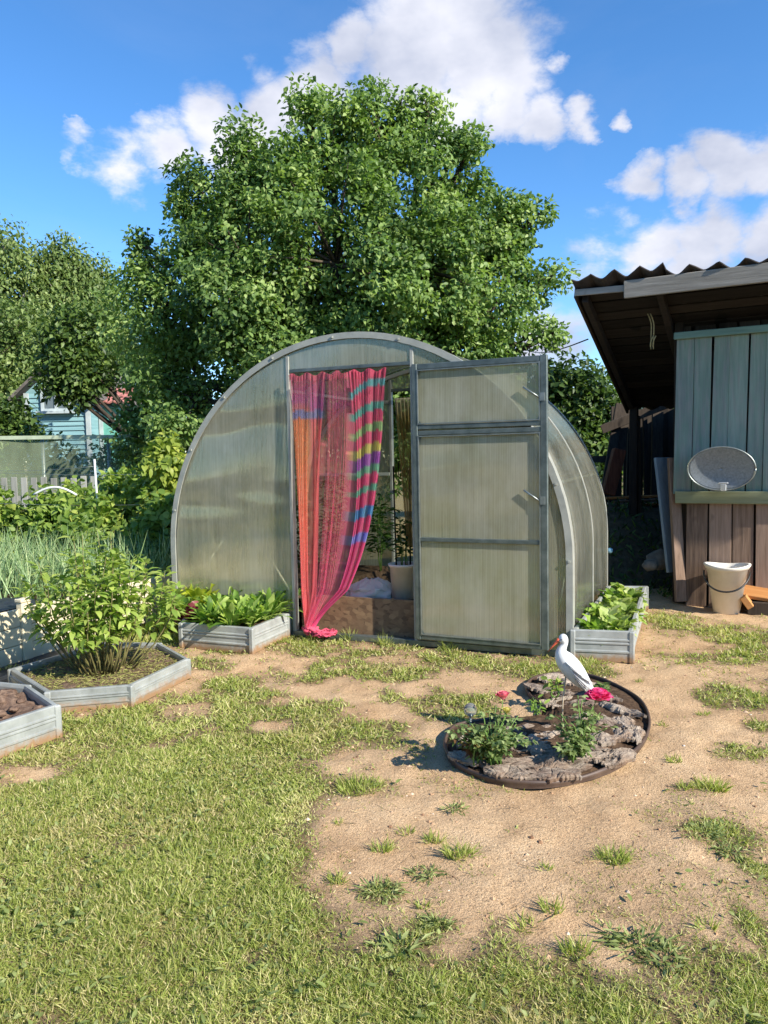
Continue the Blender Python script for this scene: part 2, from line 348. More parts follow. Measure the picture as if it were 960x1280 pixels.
def height(x, y):
    w = np.clip((9-np.abs(x))/3, 0, 1)*np.clip((10-y)/3, 0, 1)*np.clip((y+4)/3, 0, 1)
    return w*((fb(x, y, 1.3, 20)-.5)*.03 + (fb(x, y, 3.4, 24, 3)-.5)*.022 + (fb(x, y, 11, 30, 3)-.5)*.024 - .006)
def axis(a, b, st, far):
    c = list(np.arange(a, b+1e-6, st)); s = st; lo = []; v = a
    while v > -far: s *= 1.35; v -= s; lo.append(v)
    s = st; v = b
    while v < far: s *= 1.35; v += s; c.append(v)
    return np.array(lo[::-1]+c)
gx = axis(-3.2, 4.0, .03, 400); gy = axis(1.1, 6.6, .03, 400)
XX, YY = np.meshgrid(gx, gy); ZZ = height(XX, YY)
nx, ny = len(gx), len(gy); ii = (np.arange(ny-1)[:, None]*nx + np.arange(nx-1)[None]).reshape(-1)
Fq = np.stack([ii, ii+1, ii+nx+1, ii+nx], 1)
me = bpy.data.meshes.new('ground'); me.vertices.add(nx*ny); me.vertices.foreach_set('co', np.stack([XX, YY, ZZ], -1).reshape(-1))
me.loops.add(Fq.size); me.loops.foreach_set('vertex_index', Fq.reshape(-1).astype(np.int32)); me.polygons.add(len(Fq)); me.polygons.foreach_set('loop_start', (np.arange(len(Fq))*4).astype(np.int32)); me.update(calc_edges=True)
at = me.attributes.new('lawn', 'FLOAT', 'POINT'); at.data.foreach_set('value', lawn(XX, YY).reshape(-1).astype(np.float32))
me.polygons.foreach_set('use_smooth', np.ones(len(Fq), bool))
def ground_mat():
    t = NT('sandy_ground'); a = t.attr('lawn').outputs['Fac']
    n = t.noise(2.3, 6, .6); f = t.noise(60, 5, .75); pe = t.noise(190, 3, .7)
    sand = t.ramp(t.math('ADD', t.math('MULTIPLY', n, .6), t.math('MULTIPLY', f, .4)), [(.3, 'ac8c69'), (.45, 'caa881'), (.58, 'd8b890'), (.72, 'e4caa7')])
    sand = t.mix(t.ramp(pe, [(.38, (.75, .75, .75, 1)), (.5, (0, 0, 0, 1))]), sand, '7f664c')
    sand = t.mix(t.ramp(pe, [(.64, (0, 0, 0, 1)), (.72, (.7, .7, .7, 1))]), sand, 'd0bda6')
    dirt = t.ramp(f, [(.3, '54473a'), (.5, '786450'), (.7, '958062')]); tur = t.ramp(f, [(.3, '54492f'), (.5, '736844'), (.7, '978a60')])
    g = t.ramp(a, [(.0, (0, 0, 0, 1)), (.35, (.5, .5, .5, 1)), (.8, (1, 1, 1, 1))])
    c = t.mix(t.math('MULTIPLY', g, 1.6, True), sand, dirt); c = t.mix(t.math('SUBTRACT', t.math('MULTIPLY', g, 1.6), .6, True), c, tur)
    stn = t.noise(5.5, 6, .65); c = t.mix(t.ramp(stn, [(.5, (0, 0, 0, 1)), (.7, (.3, .3, .3, 1))]), c, '8f6c48')
    t.base(c, .95, 0, .1)
    h = t.math('ADD', t.math('MULTIPLY', f, .6), t.math('ADD', t.math('MULTIPLY', pe, .25), t.math('MULTIPLY', n, .8))); t.bump(h, .9, .02); return t.m
MT['ground'] = ground_mat()
tag(finish('ground', me, 'ground', None, False), None, None, kind='structure')

def frustum(n, y0, y1, pw):
    u = rng.random(n); y = (y0**pw + u*(y1**pw-y0**pw))**(1/pw)
    x = (rng.random(n)*2-1)*(y*.56+.6); return x, y
BED_POLY = []   # filled with planted beds: no grass there
def inside(x, y, poly):
    c = np.zeros(len(x), bool); n = len(poly)
    for i in range(n):
        (x1, y1), (x2, y2) = poly[i], poly[(i+1) % n]
        c ^= ((y1 > y) != (y2 > y)) & (x < (x2-x1)*(y-y1)/(y2-y1+1e-12)+x1)
    return c

# ------------------------------------------------------------------ greenhouse
YAW = .3914; GO = Vector((-.225, 5.3751, 0)); GE = Vector((math.cos(YAW), -math.sin(YAW), 0)); GB = Vector((math.sin(YAW), math.cos(YAW), 0))
RAD, HH, GL = 1.5, 2.1174, 1.9209; ZC = HH-RAD; UL, UR, HL = -.4512, .4638, 1.8935
def gw(u, d, z): return GO + GE*u + GB*d + Vector((0, 0, z))
def prof(off=0., n=48):
    r = RAD+off; p = [(r, 0), (r, ZC*.5)]
    p += [(r*math.cos(PI*i/n), ZC + r*math.sin(PI*i/n)) for i in range(n+1)]
    return p + [(-r, ZC*.5), (-r, 0)]
def arch_z(u): return ZC + math.sqrt(max(0, (RAD-.012)**2-u*u))
gh = thing('greenhouse', 'arched polycarbonate greenhouse with its framed door swung wide open', 'greenhouse', GO, -YAW)
m = MB(); P = prof(.016)
m.grid([[(u, d, z) for (u, z) in P] for d in np.linspace(-.035, GL+.035, 9)]); m.build('roof_sheet', 'poly_roof', gh, solid=.006)
for d in (0, GL/2, GL):
    m = MB(); Pi, Po = prof(-.03), prof(.004)
    m.grid([[(u, d-.02, z) for u, z in Po], [(u, d+.02, z) for u, z in Po], [(u, d+.02, z) for u, z in Pi], [(u, d-.02, z) for u, z in Pi], [(u, d-.02, z) for u, z in Po]], smooth=False)
    m.build('arch_frame', 'white_strip', gh)
m = MB(); E4 = [(-.046, .026), (.0, .026), (.0, .02), (-.036, .02), (-.036, -.016), (-.046, -.016), (-.046, .026)]; m.grid([[(u, d, z) for u, z in prof(o_)] for d, o_ in E4], smooth=False)
for u, z in prof(.026)[2:-2:5]:
    m.box((u*.985, -.05, ZC+(z-ZC)*.985 if z > ZC else z), (.014, .01, .014))
m.build('edge_strip', 'pale_strip', gh)
for ang in (19, 55, 90, 125, 161):
    u, z = (RAD-.015)*math.cos(R(ang)), ZC+(RAD-.015)*math.sin(R(ang))
    MB().beam((u, 0.022, z), (u, GL-.022, z), .02, .035, up=(math.cos(R(ang)), 0, math.sin(R(ang)))).build('purlin', 'white_strip', gh, bevel=.002)
for u in (-RAD+.005, RAD-.005): MB().beam((u, .022, .03), (u, GL-.022, .03), .04, .06).build('base_rail', 'galv_dark', gh, bevel=.003)
for d in (GL/2, GL-.01, .03):
    m = MB(); Po, Pi = prof(.024), prof(.0195)
    m.grid([[(u, d-.022, z) for u, z in Po], [(u, d+.022, z) for u, z in Po], [(u, d+.022, z) for u, z in Pi], [(u, d-.022, z) for u, z in Pi], [(u, d-.022, z) for u, z in Po]], smooth=False)
    m.build('clamp_strip', 'pale_strip', gh)
# front wall
def wallsheet(u0, u1, z0, d, name, mat, hole=None, n=26):
    us = np.linspace(u0, u1, n); m = MB()
    m.grid([[(u, d, z0 if z0 < arch_z(u)-.02 else arch_z(u)-.02) for u in us], [(u, d, arch_z(u)) for u in us]], smooth=False)
    return m.build(name, mat, gh, solid=.005)
for d, nm in ((-.028, 'front_panel'), (GL+.028, 'rear_panel')):
    wallsheet(-RAD+.01, UL-.004, .02, d, nm, 'poly'); wallsheet(UR+.004, RAD-.01, .02, d, nm, 'poly'); wallsheet(UL-.002, UR+.002, HL+.004, d, 'transom_panel', 'poly')
for d in (0, GL):
    s = -1 if d == 0 else 1
    for u in (UL-.012, UR+.012): MB().box((u, d+s*.012, (arch_z(u)-.02)/2), (.026, .05, arch_z(u)-.02))  .build('jamb', 'pale_strip', gh, bevel=.003)
    MB().box((0.006, d+s*.012, HL+.014), (UR-UL-.002, .045, .026)).build('lintel', 'galv_dark', gh, bevel=.003)
    MB().box((0, d+s*.014, .022), (2*RAD-.06, .05, .04)).build('sill', 'galv_dark', gh, bevel=.003)
    for z in (1.12, 1.80):
        w = math.sqrt(RAD**2-(z-ZC)**2)-.06-.05*(z-ZC)
        MB().beam((-w, d-s*.006, z), (UL-.026, d-s*.006, z), .026, .03).build('cross_rail', 'white_strip', gh, bevel=.002)
        MB().beam((w, d-s*.006, z), (UR+.026, d-s*.006, z), .026, .03).build('cross_rail', 'white_strip', gh, bevel=.002)
# inner diagonal braces (curved, seen through the sheet)
for sgn in (-1, 1):
    pts = [(sgn*(1.24-.70*t**1.6), .05+.05*t, 1.36-1.1*t**1.5) for t in np.linspace(0, 1, 14)]
    MB().tube(pts, .013, 6).build('brace', 'white_strip', gh)
    MB().tube([(sgn*1.42, .05, .3), (sgn*1.42, .9, .9)], .011, 6).build('brace', 'galv', gh)
# door, swung open on the right jamb
def door_dir():
    h = gw(UR+.02, -.05, 0); best = None
    for a in np.linspace(-1.2, -.43, 1501):
        p = h + Vector((math.cos(a), math.sin(a), 0))*.90
        d = np.array(p)-np.array([0, 0, EYE]); x = 480+F*(d@RT)/(d@FW)
        if best is None or abs(x-686) < best[0]: best = (abs(x-686), a)
    return best[1]
DA = door_dir(); DH = gw(UR+.02, -.05, 0); DX = Vector((math.cos(DA), math.sin(DA), 0)); DN = Vector((math.sin(DA), -math.cos(DA), 0))
def dw(x, z, n=0.): return DH + DX*x + DN*n + Vector((0, 0, z))
DZ0, DZ1, DWD = .055, 1.895, .90; Z1, Z2 = 1.475, .735
df = MB()
for x, w in ((.02, .036), (DWD-.022, .044)): df.beam(dw(x, DZ0), dw(x, DZ1), w, .03, up=DN)
for z, w in ((DZ0+.016, .03), (DZ1-.02, .036), (Z1+.004, .03), (Z1-.034, .03)): df.beam(dw(.039, z), dw(DWD-.045, z), .026, w)
door = df.build('door', 'galv_dark', gh, world=True, bevel=.003)
MB().beam(dw(.039, Z2, .006), dw(DWD-.045, Z2, .006), .018, .026).build('mid_rail', 'galv_dark', door, world=True, bevel=.002)
for z0, z1 in ((DZ0+.03, Z1-.05), (Z1+.02, DZ1-.038)):
    m = MB(); q = [dw(x, z, -.004) for x, z in ((.036, z0), (DWD-.042, z0), (DWD-.042, z1), (.036, z1))]; m.add(q, [(0, 1, 2, 3)]); m.build('door_pane', 'poly_door', door, world=True, solid=.005)
    b = .045
    for xx, zz, sx, sz in ((.04, z0, 1, 1), (DWD-.046, z0, -1, 1), (DWD-.046, z1, -1, -1), (.04, z1, 1, -1)):
        m = MB(); q = [dw(xx, zz, .004), dw(xx+sx*b, zz, .004), dw(xx+sx*b*.35, zz+sz*b*.35, .004), dw(xx, zz+sz*b, .004)]; m.add(q, [(0, 1, 2, 3)]); m.build('corner_gusset', 'galv_dark', door, world=True, solid=.004)
    ins = MB(); t_ = .007; x0_, x1_ = .042, DWD-.048
    for zz in (z0+.006, z1-.006): ins.beam(dw(x0_, zz, .012), dw(x1_, zz, .012), .012, t_)
    for xx in (x0_, x1_): ins.beam(dw(xx, z0, .012), dw(xx, z1, .012), t_, .012, up=DN)
    ins.build('pane_bead', 'galv', door, world=True)
for z in (1.66, 1.02):
    m = MB(); m.tube([dw(DWD-.055, z-.02, .006), dw(DWD-.055, z-.02, .016), dw(DWD-.15, z+.045, .014)], .006, 8); m.box(dw(DWD-.03, z-.02, .018), (.03, .010, .05), Matrix.Rotation(DA, 3, 'Z')); m.build('handle', 'galv', door, world=True)
for z in (.25, 1.0, 1.75):
    MB().tube([gw(UR+.03, -.05, z-.04), gw(UR+.03, -.05, z+.04)], .011, 8).build('hinge', 'galv', door, world=True)
# inside
o = MB().box((0, 0, .145), (UR-UL-.012, .014, .29)).build('strand_board', 'osb', None, bevel=.002); o.location = gw(.006, .05, .006); o.rotation_euler = (0, 0, -YAW); tag(o, 'brown strand board standing across the bottom of the greenhouse doorway', 'board')
for u0, u1, lab in ((-1.38, -.40, 'left'), (.12, 1.38, 'right')):
    q = [[gw(u, d, .05+.19*min(1, min(abs(u-u0), abs(u-u1))/.08)+.015*random.random()) for u in np.linspace(u0, u1, 24)] for d in np.linspace(.1, GL-.1, 24)]
    b = MB().grid(q).build('growing_bed', 'soil', None, loc=gw((u0+u1)/2, .9, 0)); tag(b, 'dark soil bed inside the greenhouse along its %s wall' % lab, 'soil bed')

def stemleaf(pts, n_leaf, L, W, spread, upw=.2):
    """leaf positions/directions along stems"""
    P, D = [], []
    for s in pts:
        for k in range(n_leaf):
            t = random.uniform(.25, 1); i = t*(len(s)-1); a = int(min(i, len(s)-2)); f = i-a
            p = Vector(s[a]).lerp(Vector(s[a+1]), f); ang = random.uniform(0, 2*PI)
            d = Vector((math.cos(ang), math.sin(ang), random.uniform(-.35, .6)+upw)); P.append(p + d*spread*random.random()); D.append(d)
    return np.array(P), np.array(D)
def plant(name, label, cat, loc, h, w, mat, n_stem, n_leaf, L, W, shape='leaf', lean=.5, group=None, stem='greenstem', r=.004, spread=.02, curl=.3, upw=.2, fold=.25, rb=(0, 1), base=.03):
    t = thing(name, label, cat, loc, 0, group); loc = Vector(loc); st = []; m = MB()
    for i in range(n_stem):
        a = random.uniform(0, 2*PI); q = math.sqrt(random.random()); hh = h*random.uniform(.65, 1)*(1-.25*q)
        pts = []
        for k in range(6):
            f = k/5; rad = base*q + (w/2*q-base*q)*f**(1+lean); pts.append(loc + Vector((math.cos(a)*rad+random.gauss(0, .006), math.sin(a)*rad+random.gauss(0, .006), hh*f)))
        st.append(pts); m.tube(pts, [r*(1-.6*k/5) for k in range(6)], 5)
    m.build('stem', stem, t, world=True)
    P, D = stemleaf(st, n_leaf, L, W, spread, upw); n = len(P)
    Nn = np.tile([0, 0, 1.], (n, 1)) + rv(n)*.55 + D*.1; s = rng.uniform(.55, 1.15, n)
    leaves('foliage', P, D, Nn, L*s, W*s, mat, t, True, shape, fold, rng.normal(curl, .15, n), rnd=rb[0]+(rb[1]-rb[0])*rng.beta(2, 2, n)); return t
for i, (u, d, h) in enumerate([(-.62, .45, 1.05), (-.5, .75, .95), (-.55, 1.1, 1.1), (-.85, 1.5, 1.0), (-.46, 1.6, .9)]):
    plant('tomato_plant', 'bushy tomato plant in the soil bed left of the greenhouse doorway', 'plant', gw(u, d, .24), h, .34, 'tomato', 5, 60, .075, .035, group='tomato plants inside the greenhouse', spread=.08)
for i, (u, d, h) in enumerate([(.85, .7, .9), (.45, 1.5, .8), (1.0, 1.4, .9)]):
    plant('pepper_plant', 'pepper plant in the soil bed behind the open greenhouse door', 'plant', gw(u, d, .24), h, .3, 'tomato', 5, 50, .075, .035, group='pepper plants inside the greenhouse', spread=.08)
def bucketmesh(rt, rbm, h, wall=.006, rim=.012, fn=None):
    m = MB(); m.lathe([(0.001, .002), (rbm, .0), (rbm+(rt-rbm)*.9, h*.9), (rt, h*.9), (rt+rim, h-.01), (rt+rim, h), (rt-wall, h), (rbm+(rt-rbm)*.88-wall, h*.88), (rbm-wall, .02), (.001, .02)], fn=fn); return m
bl = G(505, 747, .27); t = thing('plant_bucket', 'white plastic bucket with a tall staked pepper plant inside the greenhouse doorway', 'bucket', bl)
bucketmesh(.1, .085, .25).build('pail', 'white', t)
m = MB(); m.grid([[(.094*f*math.cos(a), .094*f*math.sin(a), .215) for a in np.linspace(0, 2*PI, 20)] for f in (.02, .5, 1)]); m.build('soil', 'soil', t)
plant('bucket_pepper_plant', 'tall leafy pepper plant growing out of the white bucket in the doorway', 'plant', bl+Vector((0, 0, .21)), .55, .17, 'tomato', 6, 26, .07, .03, spread=.05)
for i, k in enumerate((-.05, .05)):
    o = MB().tube([bl+Vector((k, .02, .2)), bl+Vector((k*1.2, .03, .95))], .006, 6).build('plant_stake', 'darkwood', None, loc=bl+Vector((k, .02, .2))); tag(o, 'thin dark plant stake standing in the white bucket in the doorway', 'stake', 'plant stakes in the doorway bucket')
# crumpled bag
bg = G(466, 748, .25); n_ = 18; P = []
for i in range(n_+1):
    f = i/n_; row = []
    for k in range(30):
        a = 2*PI*k/30; rr = (1-.75*max(0, (f-.25)/.75)**1.6)*(1+.22*(mnoise.noise((math.cos(a)*2, math.sin(a)*2, f*5))))
        row.append(bg + Vector((math.cos(a)*.19*rr, math.sin(a)*.12*rr, .15*f**.8+.025*mnoise.noise((math.cos(a)*3, f*4, math.sin(a)*3)))))
    P.append(row)
o = MB().grid(P, smooth=False, close=True).build('plastic_bag', NT('crumpled_white_plastic').base('cbc3b4', .4, 0, .5).m, None, loc=bg); tag(o, 'crumpled white plastic bag lying behind the strand board in the doorway', 'bag')

# ------------------------------------------------------------------ curtains
def curtain_mat():
    t = NT('sheer_curtain'); a = t.attr('dye_light'); t.base(a.outputs['Color'], .8, 0, .1)
    tl = t.new('ShaderNodeBsdfTranslucent'); t.ln(a.outputs['Color'], tl.inputs[0]); m = t.new('ShaderNodeMixShader'); m.inputs[0].default_value = .55
    t.ln(t.b.outputs[0], m.inputs[1]); t.ln(tl.outputs[0], m.inputs[2])
    tr = t.new('ShaderNodeBsdfTransparent'); m2 = t.new('ShaderNodeMixShader'); t.ln(a.outputs['Alpha'], m2.inputs[0]); t.ln(tr.outputs[0], m2.inputs[1]); t.ln(m.outputs[0], m2.inputs[2])
    t.ln(m2.outputs[0], t.out.inputs[0]); return t.m
MT['curtain'] = curtain_mat()
def cloth(name, P, C, loc, parent=None):
    """P rows x cols points, C rows x cols rgba"""
    mm, nn = len(P), len(P[0]); me = bpy.data.meshes.new(name)
    me.from_pydata([tuple(Vector(p)-Vector(loc)) for r_ in P for p in r_], [], [(i*nn+j, i*nn+j+1, (i+1)*nn+j+1, (i+1)*nn+j) for i in range(mm-1) for j in range(nn-1)])
    at = me.attributes.new('dye_light', 'FLOAT_COLOR', 'POINT'); at.data.foreach_set('color', np.array(C, np.float32).reshape(-1)); me.polygons.foreach_set('use_smooth', np.ones(len(me.polygons), bool))
    o = finish(name, me, 'curtain', parent, False); o.location = loc; return o
def cm(*st):
    def f(x):
        xs = [s[0] for s in st]; cs = np.array([lin(s[1])[:3] for s in st]); return np.array([np.interp(x, xs, cs[:, k]) for k in range(3)])
    return f
orange = cm((0, 'c4566a'), (.1, 'ba6090'), (.16, 'e08c58'), (.3, 'e4925c'), (.6, 'e87e68'), (1, 'f07a88'))  # dye tones, with sunlight painted in as brighter pink towards the foot
coral = cm((0, 'cc6070'), (.12, 'bc609a'), (.18, 'dc7270'), (.6, 'e4746e'), (1, 'f07888'))
mag = cm((0, 'd04a6c'), (.5, 'd84a80'), (1, 'f264a4'))
BANDS = [(.03, .055, '45b0b0'), (.115, .145, '3fae9c'), (.19, .22, '8fbe78'), (.265, .30, 'c4c458'), (.30, .345, '9a4ab0'), (.345, .375, '5fb890'), (.42, .445, '52b494'), (.50, .54, '2f9cc8'), (.60, .635, '8a9ae0')]
FA = fb(np.arange(2000)/900., np.zeros(2000)+.3, 17., 90, 2); FB = fb(np.arange(2000)/900., np.zeros(2000)+.7, 70., 94, 2)
rows, cols = 110, 640; P = []; C = []
cz0, cz1 = HL-.02, .05
for i in range(rows):
    t = i/(rows-1); row = []; cr = []
    z = cz0 + (cz1-cz0)*t
    for j in range(cols):
        s = j/(cols-1)
        u0 = UL+.02 + s*.745
        # three hanks pull together towards the tied foot
        if s < .22: k = 0; c0, wd = .11, .22; ut = -.335
        elif s < .40: k = 1; c0, wd = .31, .18; ut = -.29
        elif s < .62: k = 2; c0, wd = .51, .22; ut = -.26
        else: k = 3; c0, wd = .81, .38; ut = -.24
        cen = UL+.02 + c0*.745; off = (s-c0)*.745
        if k == 0: g = .30+.70*(1-t)**2.2; cc = cen + (ut-cen)*t**1.1; 
        elif k == 1: g = .32+.68*(1-t)**3; cc = cen + (ut-cen)*t**1.2
        elif k == 2: g = .85-.75*t**2.2; cc = cen + (ut+.02-cen)*t**2.0
        else: g = .98-.80*t**.8; cc = cen + (-.235-cen)*t**3.4
        end = max(0, (t-.82)/.18); g = g*(1-.75*end**1.5); cc = cc + (-.315-cc)*end**1.3
        q_ = s*(1+.05*math.sin(t*2)); fold = (FA[int(q_*900) % 2000]-.5)*.075*(.6+.4*min(1, t*3)) + (FB[int(q_*900) % 2000]-.5)*.03
        u = cc + off*g + (FA[(int(q_*900)+23) % 2000]-.5)*.05*(1.1-g) + .003*math.sin(s*900)
        if k == 2: u += .003*math.sin(s*400)
        dd = -.075 + fold*(.6+.7*(1-g)) - .02*t
        row.append(gw(u, dd, z + .012*math.sin(s*40)*(1-t)*(t < .02)))
        tt = t
        if k == 0: c = orange(tt)
        elif k == 1: c = coral(tt)
        elif k == 2: c = .5*coral(tt)+.5*mag(tt)
        else:
            c = mag(tt); ta = tt - .05*((s-.62)/.38-.8)**2*1.7*(1-tt)
            for b0, b1, h_ in BANDS:
                if b0 < ta < b1: c = .1*c+.9*np.array(lin(h_)[:3])
        if k < 2 and .135 < tt-.03*((s-c0)/wd)**2 < .165: c = np.array(lin('8f88b0')[:3])
        thr = .5+.5*math.sin(s*640)
        al = {0: .46, 1: .52, 2: .13+.3*(thr > .85), 3: .60}[k]*(.85+.3*vn(s*300, t*2, 1., 5)); al = min(1, al + .3*(t < .025) + .3*end)
        if random.random() < .012: al = .98
        cr.append((*(1.04*np.array(c)+.07), al*.84))
    P.append(row); C.append(cr)
ctn = thing('curtain', 'sheer striped pink and orange curtain knotted at its foot in the greenhouse doorway', 'curtain', gw(-.07, -.08, 0))
o = cloth('drape', P, C, (0, 0, 0), ctn); o.data.transform(Matrix.Translation(-ctn.location))
# knot and tail on the ground
m = MB(); k0 = gw(-.315, -.1, .04)
for q in range(26):
    a = random.uniform(0, 2*PI); pts = [k0 + Vector((random.gauss(0, .02)+.012*i*random.uniform(.4, 1.3), random.gauss(0, .02)-.012*i*.5, max(.012, .045-.008*i+random.gauss(0, .01)))) for i in range(7)]
    m.tube(pts, .012, 6)
for q in range(14):
    pts = []; a0 = random.uniform(0, 6)
    for i in range(14): a = a0+i*.55; rr = .02+.05*random.random(); pts.append(k0 + Vector((.12+rr*1.3*math.cos(a), -.05+rr*math.sin(a), .0+.035*random.random())))
    m.tube(pts, .006, 5)
m.build('knotted_end', simple('coral_gathered_cloth', 'b83a58', 'd3566c', 40, .85, 0, .4), ctn, world=True)
P = []; C = []; oc = cm((0, 'b9b49c'), (.15, 'a89458'), (1, 'b5a468'))
for i in range(30):
    t = i/29; row = []; cr = []
    for j in range(90):
        s = j/89; z = 1.70-1.05*t; u = .35+.03*t + (s-.5)*.2*(1-.45*t); row.append(gw(u, .22+.02*math.sin(s*45), z)); cr.append((*oc(t), .72))
    P.append(row); C.append(cr)
o = cloth('ochre_curtain', P, C, gw(.35, .22, 0)); o.name = 'curtain'; tag(o, 'narrow ochre curtain hanging inside the greenhouse beside the door hinge', 'curtain')

# ------------------------------------------------------------------ zinc raised beds
def inset(poly, d):
    c = Vector((sum(p[0] for p in poly)/len(poly), sum(p[1] for p in poly)/len(poly)))
    out = []; n = len(poly)
    for i in range(n):
        a = Vector(poly[i-1]); b = Vector(poly[i]); e = Vector(poly[(i+1) % n]); d1 = (b-a).normalized(); d2 = (e-b).normalized()
        n1 = Vector((-d1.y, d1.x)); n2 = Vector((-d2.y, d2.x)); bis = (n1+n2).normalized(); k = d/max(.4, bis.dot(n1))
        q = b+bis*k
        if (q-c).length > (b-c).length: q = b-bis*k
        out.append((q.x, q.y))
    return out
def zinc_bed(name, label, poly, h, fill, fillmat, lump=.02):
    cx = sum(p[0] for p in poly)/len(poly); cy = sum(p[1] for p in poly)/len(poly)
    t = thing(name, label, 'raised bed', (cx, cy, 0)); n = len(poly); BED_POLY.append(poly)
    pin = Vector((cx, cy, 0))
    zs = [(0, 0), (.28, 0), (.31, .006), (.36, .006), (.39, 0), (.56, 0), (.59, .006), (.63, .006), (.66, 0), (.70, .006), (.74, .006), (.77, 0), (1, 0)]
    for i in range(n):
        a = Vector((*poly[i], 0)); b = Vector((*poly[(i+1) % n], 0)); d = (b-a).normalized(); o_ = Vector((d.y, -d.x, 0))
        if o_.dot((a+b)/2-pin) < 0: o_ = -o_
        aa, bb = a+d*.008, b-d*.008
        ou = [[e + o_*(k) + Vector((0, 0, h*f)) for f, k in zs] for e in (aa, bb)]
        m = MB()
        rim = [(h, 0), (h+.004, -.004), (h+.004, -.022), (h-.01, -.026), (0.002, -.012)]
        for e, L in ((aa, ou[0]), (bb, ou[1])): L += [e + o_*k + Vector((0, 0, z)) for z, k in rim]
        m.grid(ou, smooth=False); m.f[-len(ou[0])+1:] = m.f[-len(ou[0])+1:]
        m.build('side_panel', 'bed', t, world=True, solid=.0015)
        MB().box(a + Vector((0, 0, h/2)) - (a-pin).normalized()*.008, (.034, .034, h+.006), Matrix.Rotation(math.atan2(d.y, d.x), 3, 'Z')).build('corner_post', 'bed', t, world=True, bevel=.006)
    ip = inset(poly, .015); N = 40; P = []
    bx = [p[0] for p in ip]; c = Vector((cx, cy, 0)); K = 72
    def edge(a):
        best = 9; dx, dy = math.cos(a), math.sin(a)
        for i in range(n):
            x1, y1 = ip[i][0]-cx, ip[i][1]-cy; x2, y2 = ip[(i+1) % n][0]-cx, ip[(i+1) % n][1]-cy; ex, ey = x2-x1, y2-y1; D_ = dx*ey-dy*ex
            if abs(D_) < 1e-9: continue
            s = (x1*ey-y1*ex)/D_; u = (x1*dy-y1*dx)/D_
            if s > 0 and -1e-6 <= u <= 1+1e-6: best = min(best, s)
        return best
    ed = [edge(2*PI*k/K) for k in range(K)]
    for r_ in np.linspace(.01, 1, 22):
        P.append([Vector((cx+math.cos(2*PI*k/K)*ed[k]*r_, cy+math.sin(2*PI*k/K)*ed[k]*r_, fill + lump*(2*fb(cx+math.cos(2*PI*k/K)*ed[k]*r_, cy+math.sin(2*PI*k/K)*ed[k]*r_, 14, 3)-1)*(1 if r_ < .98 else .2))) for k in range(K)])
    MB().grid(P, close=True).build('soil', fillmat, t, world=True); return t
xy = lambda v: (v.x, v.y)
B1 = [xy(G(*p, .11)) for p in ((12, 838), (58, 867), (164, 858.5), (236, 825), (200, 805), (128, 804))]
bed1 = zinc_bed('raised_bed', 'six sided zinc raised bed holding the leafy shrub', B1, .115, .085, 'peat')
B2 = [xy(G(*p, .15)) for p in ((73, 883), (36, 858), (-40, 850))]; B2 += [(B2[2][0]-.35, B2[2][1]-.4), (B2[2][0]-.2, B2[2][1]-.95), (B2[0][0]-.38, B2[0][1]-.62)]
bed2 = zinc_bed('raised_bed', 'zinc raised bed of bare brown soil at the left edge of the lawn', B2, .155, .125, 'peat', .045)
B3 = [xy(G(225, 779, .17)), xy(G(315, 786, .17)), xy(gw(-.49, -.07, 0))]; B3 += [xy(gw(-1.34, -.07, 0)), ]
bed3 = zinc_bed('raised_bed', 'zinc raised bed of salad greens against the left front of the greenhouse', B3, .17, .13, 'soil')
B4 = [xy(G(715, 788, .19)), xy(G(790, 790.5, .19)), xy(G(808, 733, .19)), xy(gw(1.56, 1.60, 0))]
bed4 = zinc_bed('raised_bed', 'long zinc raised bed of lettuces along the right side of the greenhouse', B4, .19, .13, 'soil')
# shrub in bed 1
c1 = G(128, 838, .09)
def shrub(name, label, cat, loc, w, dpt, h, n_stem, n_leaf, mat, L, W):
    t = thing(name, label, cat, loc); loc = Vector(loc); m = MB(); P, D = [], []
    for i in range(n_stem):
        a = random.uniform(0, 2*PI); q = math.sqrt(random.random()); b = loc + Vector((math.cos(a)*.18*q, math.sin(a)*.12*q, 0)); top = loc + Vector((math.cos(a)*w/2*q, math.sin(a)*dpt/2*q, h*(1-.42*q*q)*random.uniform(.72, 1.0)))
        pts = [b.lerp(top, f) + Vector((math.cos(a), math.sin(a), 0))*.05*math.sin(PI*f)*q + Vector((random.gauss(0, .008), random.gauss(0, .008), 0)) for f in np.linspace(0, 1, 7)]
        m.tube(pts, [.006*(1-.7*k/6) for k in range(7)], 5)
        for k in range(n_leaf):
            f = random.uniform(.3, 1.02)**.8; j = min(5, int(f*6)); p = pts[j].lerp(pts[j+1], min(1, f*6-j)); an = k*2.4+random.random()
            d = Vector((math.cos(an), math.sin(an), random.uniform(-.5, .5)+(.7 if f > .9 else 0))); P.append(p+d*.015); D.append(d)
    m.build('stem', 'stem', t, world=True); P = np.array(P); D = np.array(D); n = len(P)
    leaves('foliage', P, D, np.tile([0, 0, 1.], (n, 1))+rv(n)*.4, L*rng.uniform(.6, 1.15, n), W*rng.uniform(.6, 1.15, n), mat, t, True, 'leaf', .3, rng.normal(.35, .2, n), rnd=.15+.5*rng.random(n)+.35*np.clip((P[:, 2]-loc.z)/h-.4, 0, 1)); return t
shrub('leafy_shrub', 'leafy green shrub with oval leaves in the six sided zinc bed', 'shrub', c1, 1.0, .58, .86, 46, 36, 'hydr', .072, .036)
for (px, py, h_, lab) in ((205, 790, .5, 'young upright shrub between the six sided bed and the salad bed'),):
    shrub('leafy_shrub', lab, 'shrub', G(px, py), .34, .3, .42, 12, 20, 'hydr', .06, .03)
